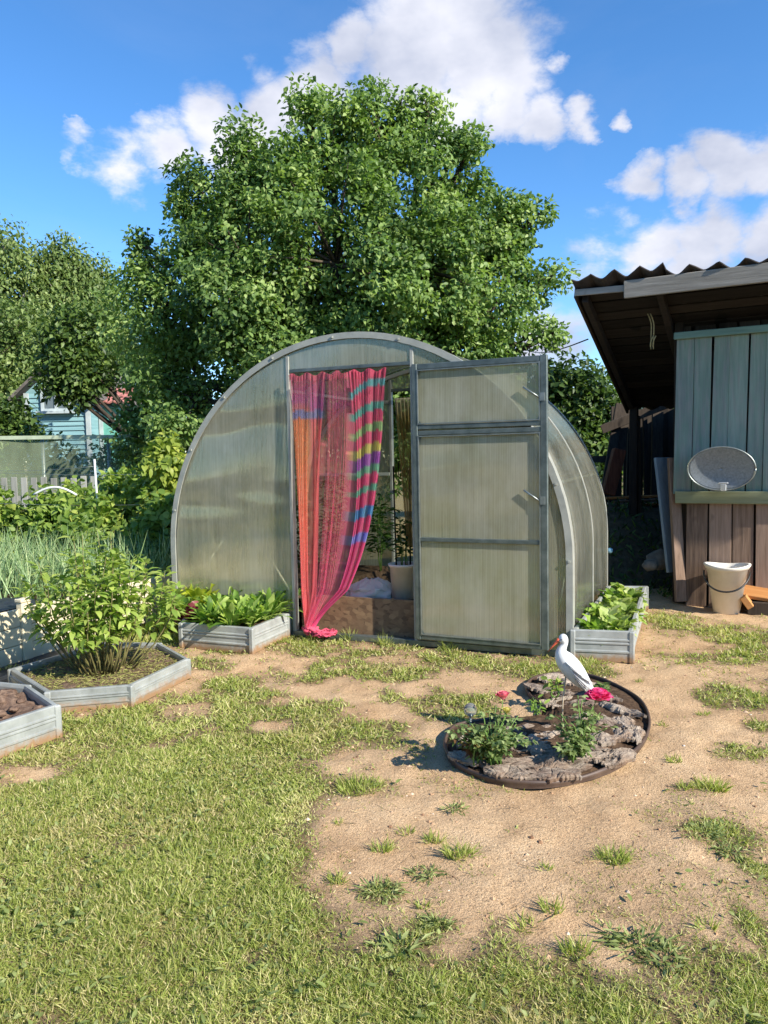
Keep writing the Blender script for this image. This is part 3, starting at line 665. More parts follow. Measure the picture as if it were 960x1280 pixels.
# mulch
x = rng.uniform(-2.2, -1.1, 9000); y = rng.uniform(3.8, 4.9, 9000); k = inside(x, y, inset(B1, .04)); x, y = x[k], y[k]; n = len(x)
D = np.c_[rv(n)[:, :2], rng.uniform(-.1, .3, n)]; o = leaves('mulch', np.c_[x, y, np.full(n, .088)+rng.random(n)*.012], D, rv(n)+[0, 0, 1], rng.uniform(.015, .04, n), .004, 'mulch', bed1, True, 'tri'); o['kind'] = 'stuff'
# clods in bed 2
m = MB()
for i in range(46):
    while True:
        p = (random.uniform(-2.4, -1.5), random.uniform(2.8, 3.95))
        if inside(np.array([p[0]]), np.array([p[1]]), inset(B2, .05))[0]: break
    r_ = random.uniform(.02, .05); pr_ = []
    for a in range(7):
        th = PI*a/6; pr_.append([Vector((p[0], p[1], .135)) + Vector((math.sin(th)*math.cos(b), math.sin(th)*math.sin(b), .6*math.cos(th)))*r_*(1+.6*mnoise.noise((p[0]*40+math.sin(th)*math.cos(b)*1.7, p[1]*40+math.sin(th)*math.sin(b)*1.7, math.cos(th)*1.7+i))) for b in np.linspace(0, 2*PI, 10, endpoint=False)])
    m.grid(pr_, close=True)
o = m.build('clods', 'peat', bed2, world=True); o['kind'] = 'stuff'
# bed 3 plants
def rosette(name, label, cat, loc, n, L, W, mat, group=None, shape='round', wavy=.3, tilt=(.2, 1.3), curl=.35, rb=(0, 1)):
    t = thing(name, label, cat, loc, 0, group); a = rng.uniform(0, 2*PI, n); el = rng.uniform(tilt[0], tilt[1], n)
    D = np.c_[np.cos(a)*np.cos(el), np.sin(a)*np.cos(el), np.sin(el)]; Nn = np.c_[-np.cos(a)*np.sin(el), -np.sin(a)*np.sin(el), np.cos(el)] + rv(n)*.25
    P = np.array(loc)[None] + np.c_[np.cos(a)*.015, np.sin(a)*.015, rng.random(n)*.02]; s = rng.uniform(.6, 1.1, n)
    leaves('foliage', P, D, Nn, L*s, W*s, mat, t, True, shape, .2, rng.normal(curl, .15, n), rnd=rb[0]+(rb[1]-rb[0])*rng.random(n), wavy=wavy)
    MB().tube([Vector(loc)-Vector((0, 0, .02)), Vector(loc)+Vector((0, 0, .03))], .01, 6).build('stalk', 'greenstem', t, world=True); return t
LG = 'salad plants in the greenhouse front bed'
ins3 = inset(B3, .07); cnt = 0
for (px, py) in ((262, 783), (278, 772), (290, 786), (300, 776), (312, 783), (320, 772), (334, 776), (346, 770), (356, 766), (285, 762), (305, 764), (330, 764)):
    rosette('leafy_green', 'bright green leafy salad plant in the zinc bed left of the doorway', 'plant', G(px, py, .135), 46, .215, .042, 'radish', LG, 'spoon', .7, (.6, 1.5), .35)
rosette('lettuce', 'dark red lettuce in the salad bed below the yellow green lettuce', 'lettuce', G(239, 776, .135), 60, .13, .06, 'lettuce_r', None, 'round', .9, (.3, 1.5))
rosette('lettuce', 'yellow green lettuce behind the dark red lettuce in the salad bed', 'lettuce', G(252, 764, .135), 56, .23, .06, 'lettuce_y', None, 'round', .9, (.8, 1.5))
rosette('lettuce', 'loose pale lettuce at the left end of the salad bed', 'lettuce', G(222, 774, .135), 26, .2, .08, 'radish', None, 'spoon', .4, (.5, 1.5))
plant('dill_plant', 'feathery dill plant standing at the back of the salad bed', 'plant', G(250, 762, .14), .3, .14, 'radish', 7, 40, .03, .006, shape='tri', spread=.03)
for i, (f, s) in enumerate(((.08, .35), (.10, .72), (.24, .5), (.36, .3), (.4, .72), (.55, .5), (.7, .35), (.72, .7), (.88, .5))):
    a = Vector(B4[0]).lerp(Vector(B4[3]), f); b = Vector(B4[1]).lerp(Vector(B4[2]), f); c = a.lerp(b, s)
    rosette('lettuce', 'pale green frilly lettuce in the bed along the right greenhouse wall', 'lettuce', (c.x, c.y, .135), 70, .125, .055, 'lettuce' if i % 3 else 'radish', 'lettuces in the right hand bed', 'round', .8, (.15, 1.4), .4)

# ------------------------------------------------------------------ flower bed with bark, roses and stork
def spline(pts, n):
    pts = [Vector(p) for p in pts]; m = len(pts); out = []
    for i in range(m):
        p0, p1, p2, p3 = pts[i-1], pts[i], pts[(i+1) % m], pts[(i+2) % m]
        for k in range(n):
            t = k/n; out.append(.5*((2*p1)+(p2-p0)*t+(2*p0-5*p1+4*p2-p3)*t*t+(3*p1-p0-3*p2+p3)*t**3))
    return out
FZ = .028
FP = [G(x, y, FZ) for x, y in ((557, 925), (566, 948), (610, 969), (660, 977), (718, 971), (770, 954), (802, 926), (811, 898), (796, 870), (756, 849), (712, 840), (676, 843), (659, 855), (664, 868), (676, 879), (674, 893), (654, 899), (612, 897), (572, 905))]
for p in FP: p.z = 0
fc = Vector((sum(p.x for p in FP)/len(FP), sum(p.y for p in FP)/len(FP), 0)); FPS = spline(FP, 8); BED_POLY.append([(p.x, p.y) for p in FPS])
fb_ = thing('flower_bed', 'comma shaped flower bed with brown plastic edging filled with bark slabs', 'flower bed', fc)
m = MB(); n = len(FPS); cr = []
for i, p in enumerate(FPS):
    d = (FPS[(i+1) % n]-FPS[i-1]).normalized(); o_ = Vector((d.y, -d.x, 0)); hh = FZ+.004*math.sin(i*.35)
    sec = [(.004, 0), (.004, hh-.02), (.007, hh-.013), (.009, hh-.005), (.005, hh+.003), (-.002, hh+.003), (-.005, hh-.004), (-.003, hh-.013), (-.002, hh-.02), (-.002, 0)]
    cr.append([p + o_*a + Vector((0, 0, b)) for a, b in sec])
cr.append(cr[0]); m.grid(cr, smooth=True); m.build('edging', 'brownplastic', fb_, world=True)
P = []
for r_ in np.linspace(.02, .985, 26): P.append([Vector((fc.x+.1, fc.y-.05, 0)).lerp(p, r_) + Vector((0, 0, .010+.045*(1-r_**2)+.02*(fb(p.x*r_, p.y*r_+i*.0, 12, 6)-.5))) for p in FPS])
MB().grid(P, close=True).build('soil', 'soil', fb_, world=True)
def slab(loc, L, W, rz, rx, ry, seed, label):
    nu, nv = 54, 26; P = []; Q = []
    for i in range(nu+1):
        u = i/nu*2-1; row = []; lo = []
        for j in range(nv+1):
            v = j/nv*2-1
            ru = 1+.4*mnoise.noise((v*2.6, seed, u*.4))+.15*mnoise.noise((v*9, seed, u)); wv = (1-.35*abs(u)**3)*(1+.45*mnoise.noise((u*2.3, seed+9, 1.))+.25*mnoise.noise((u*9, seed+9, v)))
            x = u*L/2*ru; y = v*W/2*wv
            em = (1-v**8)*(1-u**8); z = .08*W*(1-v*v) + em*.022*mnoise.noise((x*13+seed, y*15, seed)) + em*.012*mnoise.fractal((x*7+.3*y, y*20+1.2*mnoise.noise((x*6, y*6, seed)), seed), .75, 2.1, 6) - em*.016*max(0, .35-abs(mnoise.noise((x*5+mnoise.noise((x*9, y*9, 1.)), y*30+2*mnoise.noise((x*11, y*11, 2.)), seed+3.)))*2.2)
            row.append(Vector((x, y, z+.006))); lo.append(Vector((x*.98, y*.97, z-.008)))
        P.append(row); Q.append(lo)
    m = MB(); r_ = random.random(); m.grid(P, smooth=False, r=r_); m.grid(Q, smooth=False, r=r_)
    for A_, B_ in ((P[0], Q[0]), (P[-1], Q[-1]), ([q[0] for q in P], [q[0] for q in Q]), ([q[-1] for q in P], [q[-1] for q in Q])): m.grid([A_, B_], smooth=False, r=r_)
    o = m.build('bark_slab', 'bark', None); o.location = loc; o.rotation_euler = (rx, ry, rz)
    return tag(o, label, 'bark', 'bark slabs in the flower bed')
def fz(px, py, z=.09): return G(px, py, z)
SL = [((680, 956), .34, .10, -.05, .1, 0, 'long flat bark slab lying along the front edge of the flower bed'),
      ((630, 955), .2, .07, -.35, .0, .05, 'thin bark strip in front of the bushy left rose'),
      ((738, 946), .2, .10, .25, .1, -.05, 'bark slab at the front right edge of the flower bed'),
      ((690, 925), .26, .13, .5, .15, .05, 'pale bark slab in the middle of the flower bed under the stork stake'),
      ((660, 935), .2, .10, -.7, .1, -.05, 'bark slab beside the bushy left rose'),
      ((762, 922), .24, .12, .75, -.15, .1, 'broad bark slab at the right of the flower bed'),
      ((775, 888), .24, .10, 2.1, .35, .1, 'tilted ridged bark slab along the far right edging'),
      ((755, 872), .2, .09, 2.35, .35, .0, 'narrow ridged bark slab next to the big pink rose'),
      ((700, 880), .22, .12, 1.0, .3, .1, 'upright bark slab behind the stork stake'),
      ((678, 862), .18, .10, 2.4, .25, -.1, 'bark slab in the upper lobe near the inner edging curl'),
      ((715, 868), .22, .09, 2.6, .2, 0, 'bark slab lying directly below the stork'),
      ((735, 900), .18, .11, .2, .1, .1, 'bark slab under the leaves of the right hand rose'),
      ((652, 912), .2, .07, .1, .05, 0, 'brown bark strip near the notch of the flower bed'),
      ((700, 946), .2, .09, .2, .05, 0, 'bark slab just in front of the stork stake'),
      ((750, 935), .17, .09, 1.5, .2, 0, 'short bark slab beside the right hand rose'),
      ((690, 848), .16, .07, .4, .1, 0, 'small bark piece at the far edge of the flower bed'),
      ((690, 968), .22, .08, .0, .1, 0, 'thin bark strip pressed against the front edging'),
      ((635, 967), .18, .07, -.45, .1, 0, 'bark strip at the front left edging below the bushy rose'),
      ((770, 948), .2, .08, .55, .1, 0, 'bark strip at the front right edging'),
      ((792, 918), .18, .07, 1.2, .1, 0, 'bark strip at the right edging beyond the broad slab'),
      ((582, 948), .14, .07, -.8, .1, 0, 'bark strip at the front of the left tip'),
      ((725, 884), .2, .10, .3, .2, 0, 'flat bark slab under the tail of the stork'),
      ((685, 908), .18, .09, -.2, .1, 0, 'flat bark slab left of the stork stake'),
      ((640, 925), .2, .10, .9, .1, .1, 'bark slab behind the bushy left rose'),
      ((585, 928), .16, .08, 1.2, .1, .0, 'bark slab at the left side under the bronze leaved rose'),
      ((712, 946), .22, .09, .05, .22, .06, 'bark slab overlapping the long front slab'),
      ((748, 905), .2, .11, -.4, .2, .1, 'bark slab between the pink rose and the right edging'),
      ((778, 906), .18, .09, 1.4, -.2, .1, 'narrow bark slab hugging the right edging'),
      ((725, 855), .2, .08, -.3, .1, .1, 'bark slab along the far edging behind the stork'),
      ((600, 950), .15, .06, -.9, .1, 0, 'small bark piece at the left tip of the flower bed')]
for i, ((px, py), L, W, rz, rx, ry, lab) in enumerate(SL): slab(fz(px, py, .036), L*.95, W*1.15, rz, rx*.6, ry*.6, i*3.7, lab)
# stork
SF = G(703, 915, .07); st = thing('stork_figurine', 'white stork garden figurine with orange beak on a thin stake', 'garden figurine', SF)
bp = [(.146, .165, .008), (.125, .185, .017), (.095, .217, .032), (.06, .262, .045), (.028, .302, .047), (.004, .333, .040), (-.006, .356, .028), (-.002, .373, .0195), (.006, .388, .0165), (.009, .400, .018), (.006, .412, .0225), (.0, .421, .0225), (-.006, .426, .017), (-.012, .429, .005)]
m = MB()
pts = [Vector((x, 0, z)) for x, z, r_ in bp]
m.tube(pts, [r_ for *_, r_ in bp], 20); b = m.build('body', 'stork', st)
sb = b.modifiers.new('sub', 'SUBSURF'); sb.levels = 1; sb.render_levels = 2
m = MB(); m.tube([(-.012, 0, .414), (-.022, 0, .405), (-.042, 0, .384), (-.062, 0, .36)], [.012, .0095, .005, .001], 12, flat=.8); m.build('beak', 'beak', st)
for s in (-1, 1):
    m = MB(); m.lathe([(0.0001, .0035), (.003, .0015), (.0035, 0), (.003, -.0015), (.0001, -.0035)], (-.008, s*.0195, .417), 10); m.build('eye', 'black', st)
    # layered wing: overlapping long feathers lying on the flank
    mw = MB(); mg = MB()
    for q in range(9):
        f = q/8; a0 = Vector((.005+.03*f, s*(.046-.004*f), .325-.055*f)); a1 = Vector((.105+.03*math.sin(f*2), s*.03, .235-.045*f+.01*(1-f)))
        if q > 3: a1 = Vector((.118-.03*(f-.4), s*.024, .205-.025*(f-.3)))
        mid = a0.lerp(a1, .5) + Vector((0, s*.012, 0)); pp = [a0.lerp(mid, t*2) if t < .5 else mid.lerp(a1, t*2-1) for t in np.linspace(0, 1, 8)]
        mw.tube(pp, [.004, .011, .0125, .0125, .0115, .01, .0075, .002], 8, flat=.45)
        if q in (1, 3, 4, 6, 8): mg.tube([p + Vector((-.001, s*.0115, -.006)) for p in pp[1:-1]], [.0008, .0018, .0022, .0022, .0018, .001], 5)
    w_ = mw.build('wing', 'stork', st); mg.build('feather_line', 'darkfeather', w_)
m = MB()
for k in (-1, 0, 1): m.tube([(.092, k*.012, .212), (.125, k*.013, .177), (.165, k*.012, .138)], [.010, .010, .004], 8, flat=.5)
m.build('tail', 'darkfeather', st)
MB().tube([(-.003, 0, -.02), (.002, 0, .13), (.02, 0, .29)], .0032, 8).build('stake', simple('pale_stake', '9a8a70', 'bdb09a', 30, .6), st)
# roses
def bloom(t, c, r_, mat, n=30, openness=1.):
    a = np.arange(n)*2.399; f = (np.arange(n)+.5)/n; el = (1.5 - openness*1.25*f)
    D = np.c_[np.cos(a)*np.cos(el), np.sin(a)*np.cos(el), np.sin(el)]; Nn = np.c_[-np.cos(a)*np.sin(el), -np.sin(a)*np.sin(el), np.cos(el)]
    P = np.array(c)[None]+np.c_[np.cos(a), np.sin(a), np.zeros(n)]*(f*r_*.35)[:, None] - np.array([0, 0, r_*.6])
    return leaves('bloom', P, D, Nn, r_*(1.25+.0*f), r_*(.7+.6*f), mat, t, True, 'round', .55, -.25+.55*f, wavy=.18)
def rose(label, base, w, h, n_stem, n_leaf, blooms, mat):
    t = thing('rose_bush', label, 'rose', base); base = Vector(base); m = MB(); P, D = [], []
    tips = [Vector(b_[0]) for b_ in blooms]
    for i in range(n_stem+len(tips)):
        if i < len(tips): top = tips[i]
        else:
            a = random.uniform(0, 2*PI); q = math.sqrt(random.random()); top = base+Vector((math.cos(a)*w/2*q, math.sin(a)*w*.35*q, h*random.uniform(.45, 1)*(1-.4*q)))
        b = base + Vector((random.gauss(0, .02), random.gauss(0, .015), -.02)); pts = [b.lerp(top, f)+Vector((0, 0, .02*math.sin(PI*f)))+Vector((random.gauss(0, .003), random.gauss(0, .003), 0)) for f in np.linspace(0, 1, 6)]
        m.tube(pts, [.0035-.0018*k/5 for k in range(6)], 5)
        for k in range(n_leaf if i >= len(tips) else int(n_leaf*.8)):
            f = random.uniform(.2, 1 if i >= len(tips) else .85)*5; j = min(4, int(f)); p = pts[j].lerp(pts[j+1], f-j); an = random.uniform(0, 2*PI); d = Vector((math.cos(an), math.sin(an), random.uniform(-.2, .4)))
            for e in (0, .5, -.5):
                dd = Vector((math.cos(an+e*1.6), math.sin(an+e*1.6), d.z)); P.append(p+d*.018+dd*(.008 if e == 0 else .0)); D.append(dd)
    m.build('stem', 'greenstem', t, world=True); n = len(P)
    leaves('foliage', P, D, np.tile([0, 0, 1.], (n, 1))+rv(n)*.45, .027*rng.uniform(.6, 1.25, n), .017*rng.uniform(.7, 1.2, n), mat, t, True, 'leaf', .25, rng.normal(.25, .15, n))
    for c, r_, mt, n_, op in blooms: bloom(t, c, r_, mt, n_, op)
    return t
r1 = G(618, 948, .06); rY = r1.y+.06
rose('bushy rose with one coral pink bloom and one pale yellow bloom on its tall stems', r1, .36, .25, 30, 8, [(A(629, 869, rY), .026, 'coralpink', 26, .45), (A(633, 888, rY-.03), .019, 'yellow', 24, .4), (A(575, 935, rY), .006, 'roseleaf', 5, .6)], 'roseleaf')
r2 = G(592, 946, .06); rose('low rose with bronze tinted leaves at the left tip of the flower bed', r2, .24, .17, 14, 8, [], 'rosered')
r3 = G(724, 938, .07); rose('rose with one large magenta pink bloom on the right of the flower bed', r3, .24, .24, 15, 8, [(A(748, 868, r3.y+.05), .040, 'pink', 70, .80)], 'roseleaf')
r4 = G(712, 944, .07); rose('small flowerless rose in front of the stork stake', r4, .14, .10, 8, 10, [], 'roseleaf')
plant('young_plant', 'small green plant growing just under the breast of the stork', 'plant', G(695, 872, .07), .13, .1, 'hydr', 4, 7, .05, .028)
plant('young_plant', 'small green plant sprouting at the inner curl of the edging', 'plant', G(672, 893, .05), .09, .08, 'radish', 4, 6, .045, .016)
plant('young_plant', 'low green plant behind the tail of the stork', 'plant', G(752, 868, .07), .06, .14, 'roseleaf', 5, 8, .04, .025)
sg = G(588, 938, .04); gb = A(588, 887, sg.y); sl = thing('globe_light', 'clear glass globe garden light on a thin stake beside the bushy rose', 'garden light', sg)
gm = NT('clear_glass'); gm.base('e6ecea', .03, 0, .5); gm.b.inputs['Transmission Weight'].default_value = .85; gm.b.inputs['IOR'].default_value = 1.2
m = MB(); m.lathe([(max(.0005, .028*math.sin(PI*i/12)), -.028*math.cos(PI*i/12)) for i in range(13)], gb-sg, 24); m.build('globe', gm.m, sl)
m = MB(); m.tube([(0, 0, -.03), gb-sg-Vector((0, 0, .026))], .004, 8); m.build('stake', 'galv', sl)
m = MB(); m.lathe([(.001, .01), (.008, .01), (.010, -.006), (.001, -.008)], gb-sg-Vector((0, 0, .024)), 12); m.build('collar', 'galv', sl)

# ------------------------------------------------------------------ shed
W0 = Vector((2.42, 6.42, 0)); SY = math.atan2(-.478, .878)
shed = thing('wooden_shed', 'old wooden shed with teal upper boards and a ragged corrugated roof', 'shed', W0, SY)
ES = Vector((math.cos(SY), math.sin(SY), 0)); EB = Vector((-math.sin(SY), math.cos(SY), 0))
def sw(x, y, z): return W0 + ES*x + EB*y + Vector((0, 0, z))
def boards(x0, x1, z0, z1, y, wmin, wmax, name, mat, th=.024, gap=(.004, .012), jag=.0, lean=0.):
    m = MB(); x = x0
    while x < x1:
        w = random.uniform(wmin, wmax); a = z0 - jag*random.random(); b = z1 + jag*random.random()*.3
        sk = lean+random.uniform(-.006, .006); yy = y + random.uniform(-.006, .006)
        vs = [(x+s, yy+t, z) for z, off in ((a, 0), (b, 1)) for s, t in ((sk*off, 0), (w+sk*off, 0), (w+sk*off, th), (sk*off, th))]
        m.add(vs, [(0, 3, 2, 1), (4, 5, 6, 7), (0, 1, 5, 4), (1, 2, 6, 5), (2, 3, 7, 6), (3, 0, 4, 7)]); x += w + random.uniform(*gap)
    return m.build(name, mat, shed, bevel=.003)
boards(.10, 3.4, .0, .87, 0, .10, .18, 'lower_boards', 'brown', jag=.03, gap=(.004, .022))
boards(.0, 3.4, .93, 2.2, -.012, .11, .15, 'upper_boards', 'teal', gap=(.003, .014), lean=.02)
MB().box((1.72, -.035, .905), (3.4, .03, .10)).build('lower_rail', 'greenrail', shed, bevel=.004)
MB().box((1.70, -.035, 2.225), (3.4, .035, .055)).build('upper_rail', 'tealrail', shed, bevel=.004)
MB().box((1.7, .10, 1.05), (3.4, .02, 2.1)).build('dark_backing', 'darkwood', shed)  # dark sheet added behind the boards so the gaps look shaded
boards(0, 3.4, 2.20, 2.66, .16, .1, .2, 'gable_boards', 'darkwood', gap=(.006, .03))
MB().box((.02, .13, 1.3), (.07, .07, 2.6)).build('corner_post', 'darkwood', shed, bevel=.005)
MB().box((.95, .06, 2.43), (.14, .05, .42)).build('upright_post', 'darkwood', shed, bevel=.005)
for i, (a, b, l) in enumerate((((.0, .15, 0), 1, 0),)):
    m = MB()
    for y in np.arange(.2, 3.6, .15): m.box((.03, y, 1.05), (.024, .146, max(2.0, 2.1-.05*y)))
    m.build('unseen_side_boards', 'darkwood', shed, bevel=.003)  # unseen side wall, run further back to shade the lean-to
boards(.0, 3.4, 0, 2.0, 3.6, .12, .18, 'added_rear_boards', 'darkwood')  # unseen back wall, added with the longer shed body for its shade
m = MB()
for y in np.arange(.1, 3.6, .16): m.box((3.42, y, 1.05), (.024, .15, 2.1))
m.build('unseen_side_boards', 'darkwood', shed)  # unseen end wall, added to keep light from leaking in under the roof
m = MB(); m.grid([[(x, y, 2.02+.02*math.sin(x*40)-.03*(y-1.5)) for x in np.linspace(-.15, 3.5, 120)] for y in (1.4, 3.75)], smooth=False); m.build('added_rear_roof', 'slate', shed, solid=.02)  # unseen roof piece, added to shade the area left of the shed
# roof
def roofz(y): return 2.60 - .40*(y+.5)
m = MB(); top = []; xs = np.arange(-.70, 3.6, .0187); ysr = [-.55] + list(np.linspace(-.4, 1.75, 8))
for k, y in enumerate(ysr):
    row = []
    for x in xs:
        ph = (x/.185) % 1; tri = abs(ph-.5)*2; wv = .06*(tri**1.3)*(.75+.8*mnoise.noise((math.floor(x/.185)*1.7, 3, 1))) ; sheet = math.floor(x/.9)
        yy = y + ((.05*math.sin(sheet*12.9)+.03*mnoise.noise((x*3, 1, 5)) + .035*mnoise.noise((x*9, 2, 5))) if k == 0 else 0)
        row.append((x, yy, roofz(yy)+.002+wv + .02*math.sin(sheet*5.1) + (.018*mnoise.noise((x*6, 0, 9)) if k == 0 else 0)))
    top.append(row)
m.grid(top, smooth=False); m.build('roof_sheet', 'slate', shed, solid=.008)
m = MB(); y = -.47
while y < 1.6:
    w = random.uniform(.11, .17); a = roofz(y)-.005; b = roofz(y+w)-.005
    m.beam((-.66, y+w/2, (a+b)/2), (3.4, y+w/2, (a+b)/2), w, .018, up=(0, .37, .93)); y += w+.012
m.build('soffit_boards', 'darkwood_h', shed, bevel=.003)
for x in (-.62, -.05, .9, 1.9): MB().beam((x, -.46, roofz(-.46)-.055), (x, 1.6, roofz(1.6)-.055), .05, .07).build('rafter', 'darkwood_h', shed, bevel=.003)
MB().box((1.55, -.535, 2.555), (3.7, .025, .135), Matrix.Rotation(R(-.3), 3, 'Y')).build('fascia_board', 'greyh', shed, bevel=.004)
MB().box((-.49, -.515, 2.565), (.40, .02, .05), Matrix.Rotation(R(1.5), 3, 'Y')).build('fascia_strip', 'greyh', shed, bevel=.003)
MB().beam((-.685, -.5, roofz(-.5)-.02), (-.685, 1.62, roofz(1.62)-.02), .024, .10).build('barge_board', 'darkwood', shed, bevel=.003)
MB().box((-.60, 1.5, .88), (.08, .08, 1.74)).build('rear_post', 'darkwood', shed, bevel=.005)
m = MB()
for k in range(2): m.tube([sw(-.18+.02*k, -.2, 2.40) + Vector((.015*math.sin(f*6), 0, -.30*f if f < .5 else -.30+.24*(f-.5))) + ES*(.05*f) for f in np.linspace(0, 1, 10)], .005, 6)
o = m.build('rope', 'rope', None, loc=sw(-.18, -.2, 2.4)); tag(o, 'short loop of pale rope hanging under the shed eave', 'rope')
o = MB().tube([A(735, 424, 6.9).lerp(A(640, 428, 14), f)-Vector((0, 0, .15*math.sin(PI*f))) for f in np.linspace(0, 1, 10)], .006, 6).build('cable', 'black', None, loc=A(735, 424, 6.9)); tag(o, 'thin dark overhead cable running from the shed eave towards the big tree', 'cable')
# satellite dish
dc = A(901, 586, 6.02); ds = thing('satellite_dish', 'grey oval satellite dish fixed to the shed front above the green rail', 'satellite dish', (dc.x, dc.y, 0), SY)
m = MB(); rows_ = []
for f in np.linspace(0.01, 1, 14): rows_.append([(.243*f*math.cos(a), .028*(1-f*f)+.02-.10*f*math.sin(a)*.25, dc.z+.168*f*math.sin(a)) for a in np.linspace(0, 2*PI, 48, endpoint=False)])
m.grid(rows_, close=True); m.build('reflector', 'dish', ds, solid=.004)
m = MB(); m.tube([(.245*math.cos(a), .018-.025*math.sin(a), dc.z+.17*math.sin(a)) for a in np.linspace(0, 2*PI, 49)], .006, 6); m.build('rim', 'galv', ds)
m = MB(); m.box((.02, .0, dc.z-.145), (.042, .03, .055)); m.box((.02, .0, dc.z-.112), (.07, .03, .014)); m.build('feed_mount', simple('shiny_bracket', 'b9bcbd', 'd8dadb', 20, .3, .6), ds, bevel=.004)
MB().tube([(0, .065, dc.z), (0, .20, dc.z-.02)], .02, 8).build('wall_bracket', 'galv', ds)
# bucket by the shed
bb = G(908, 765); bk = thing('bucket', 'large white plastic bucket with black bail handle beside the shed', 'bucket', bb, SY)
def rimfn(rr, z, a):
    if z > .3: return rr*(1+.06*math.cos(2*a)), z + (.012*math.cos(2*a-.3)-.003)*(z-.3)/.1
    return rr, z
bucketmesh(.148, .098, .385, .006, .016, rimfn).build('pail', 'white', bk)
m = MB(); m.tube([(-.168*math.cos(a), -.175*math.sin(a)**.8*1.0, .33-.14*math.sin(a)) for a in np.linspace(0.02, PI-.02, 26)], .007, 8); m.build('handle', 'black', bk)
wb = G(938, 762); o = thing('wire_basket', 'small white wire basket between the bucket and the plywood offcut', 'basket', A(937, 742, 6.25)-Vector((0, 0, .0)), SY)
m = MB()
for k in range(5): m.tube([(-.06+.03*k, 0, 0), (-.06+.03*k, 0, .135)], .003, 5)
for k in range(4): m.tube([(-.062, 0, .02+.038*k), (.062, 0, .02+.038*k)], .003, 5)
m.build('front_grid', 'trim', o); m = MB()
for k in range(4): m.tube([(-.062, 0, .02+.038*k), (-.062, .1, .02+.038*k), (.062, .1, .02+.038*k), (.062, 0, .02+.038*k)], .003, 5)
m.build('side_grid', 'trim', o)
p = A(958, 748, 6.0); rot = Matrix.Rotation(SY, 3, 'Z') @ Matrix.Rotation(R(-4), 3, 'Y')
o = MB().box((0, 0, 0), (.36, .2, .03)).build('plywood_offcut', 'plyw', None, bevel=.003); o.location = (p.x, p.y, p.z+.03); o.rotation_euler = (R(14), R(6), SY); tag(o, 'orange brown plywood offcut lying right of the bucket', 'board')
o = MB().box((0, 0, 0), (.05, .11, .10)).build('wood_block', 'plyw', None, bevel=.003); o.location = A(934, 752, 5.95); o.rotation_euler = (0, R(-35), SY); tag(o, 'tilted wood block propped between bucket and plywood', 'wood block')
o = MB().box((0, 0, .05), (.34, .16, .10)).build('dark_crate', 'darkwood', None, bevel=.004); o.location = G(965, 768); o.rotation_euler = (0, 0, SY); tag(o, 'dark board crate under the plywood offcut', 'crate')
# leaning boards at the shed corner
def plank(a, b, w, th, mat, name, lab, cat='board', up=(0, 1, 0)):
    m = MB(); m.beam(a, b, w, th, up=up); o = m.build(name, mat, None, bevel=.004, loc=a); return tag(o, lab, cat)
plank(A(843, 715, 6.60), A(827, 572, 6.75), .03, .16, 'bluewood', 'leaning_board', 'pale blue board leaning edge on against the shed corner', up=(.9, .4, 0))
plank(A(851, 752, 6.38), A(841, 572, 6.5), .085, .05, 'brown', 'leaning_post', 'brown post leaning at the left corner of the shed front', 'post')
# bank and clutter behind
P = []
for i in range(40):
    row = []
    for j in range(46):
        x = 1.9+2.2*j/45; y = 6.9+3.0*i/39; f = min(1, max(0, (y-7.0)/1.3)); f = f*f*(3-2*f); e = min(1, (x-1.9)/.35)
        row.append(Vector((x, y, -.03+.74*f*e + .10*(fb(x, y, 3., 40)-.5)*min(1, f*3))))
    P.append(row)
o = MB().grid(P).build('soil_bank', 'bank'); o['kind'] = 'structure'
n = 900; x = rng.uniform(2.0, 3.6, n); y = rng.uniform(6.75, 8.3, n); f = np.clip((y-7)/1.3, 0, 1); f = f*f*(3-2*f); D = np.c_[rv(n)[:, :2], rng.uniform(.3, 1.2, n)]
o = leaves('bank_weeds', np.c_[x, y, -.02+.74*f*np.clip((x-1.9)/.35, 0, 1)], D, rv(n)+[0, -1, .5], rng.uniform(.04, .12, n), .02, 'darkleaf', None, False, 'leaf'); o['kind'] = 'stuff'
for i, (px0, py0, px1, py1, Y0, Y1, w, mt, lab) in enumerate((
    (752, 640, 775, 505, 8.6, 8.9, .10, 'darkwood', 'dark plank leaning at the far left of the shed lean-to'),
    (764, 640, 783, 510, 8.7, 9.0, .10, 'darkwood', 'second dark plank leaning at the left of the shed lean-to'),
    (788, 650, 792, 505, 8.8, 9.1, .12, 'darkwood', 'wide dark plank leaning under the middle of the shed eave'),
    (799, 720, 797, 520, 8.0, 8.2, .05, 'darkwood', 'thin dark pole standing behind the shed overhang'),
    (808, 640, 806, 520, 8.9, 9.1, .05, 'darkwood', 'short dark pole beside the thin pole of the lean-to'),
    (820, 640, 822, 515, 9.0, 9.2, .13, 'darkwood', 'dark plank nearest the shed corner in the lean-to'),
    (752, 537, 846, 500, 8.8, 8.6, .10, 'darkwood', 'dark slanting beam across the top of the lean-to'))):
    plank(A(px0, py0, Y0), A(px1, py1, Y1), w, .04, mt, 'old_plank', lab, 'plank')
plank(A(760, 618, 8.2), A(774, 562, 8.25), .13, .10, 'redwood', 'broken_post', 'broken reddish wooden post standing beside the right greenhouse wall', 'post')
m = MB(); bw = thing('filler_plank_wall', 'dark back wall of old planks behind the shed overhang', 'wall', (2.6, 9.4, 0), 0)  # dark planks put in to stand for the darkness behind the lean-to
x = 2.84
while x < 4.6: w = random.uniform(.1, .17); m.box((x-2.6, random.uniform(-.02, .02), .95), (w, .03, 1.75+random.uniform(-.1, .05)), r=random.random()); x += w+.01
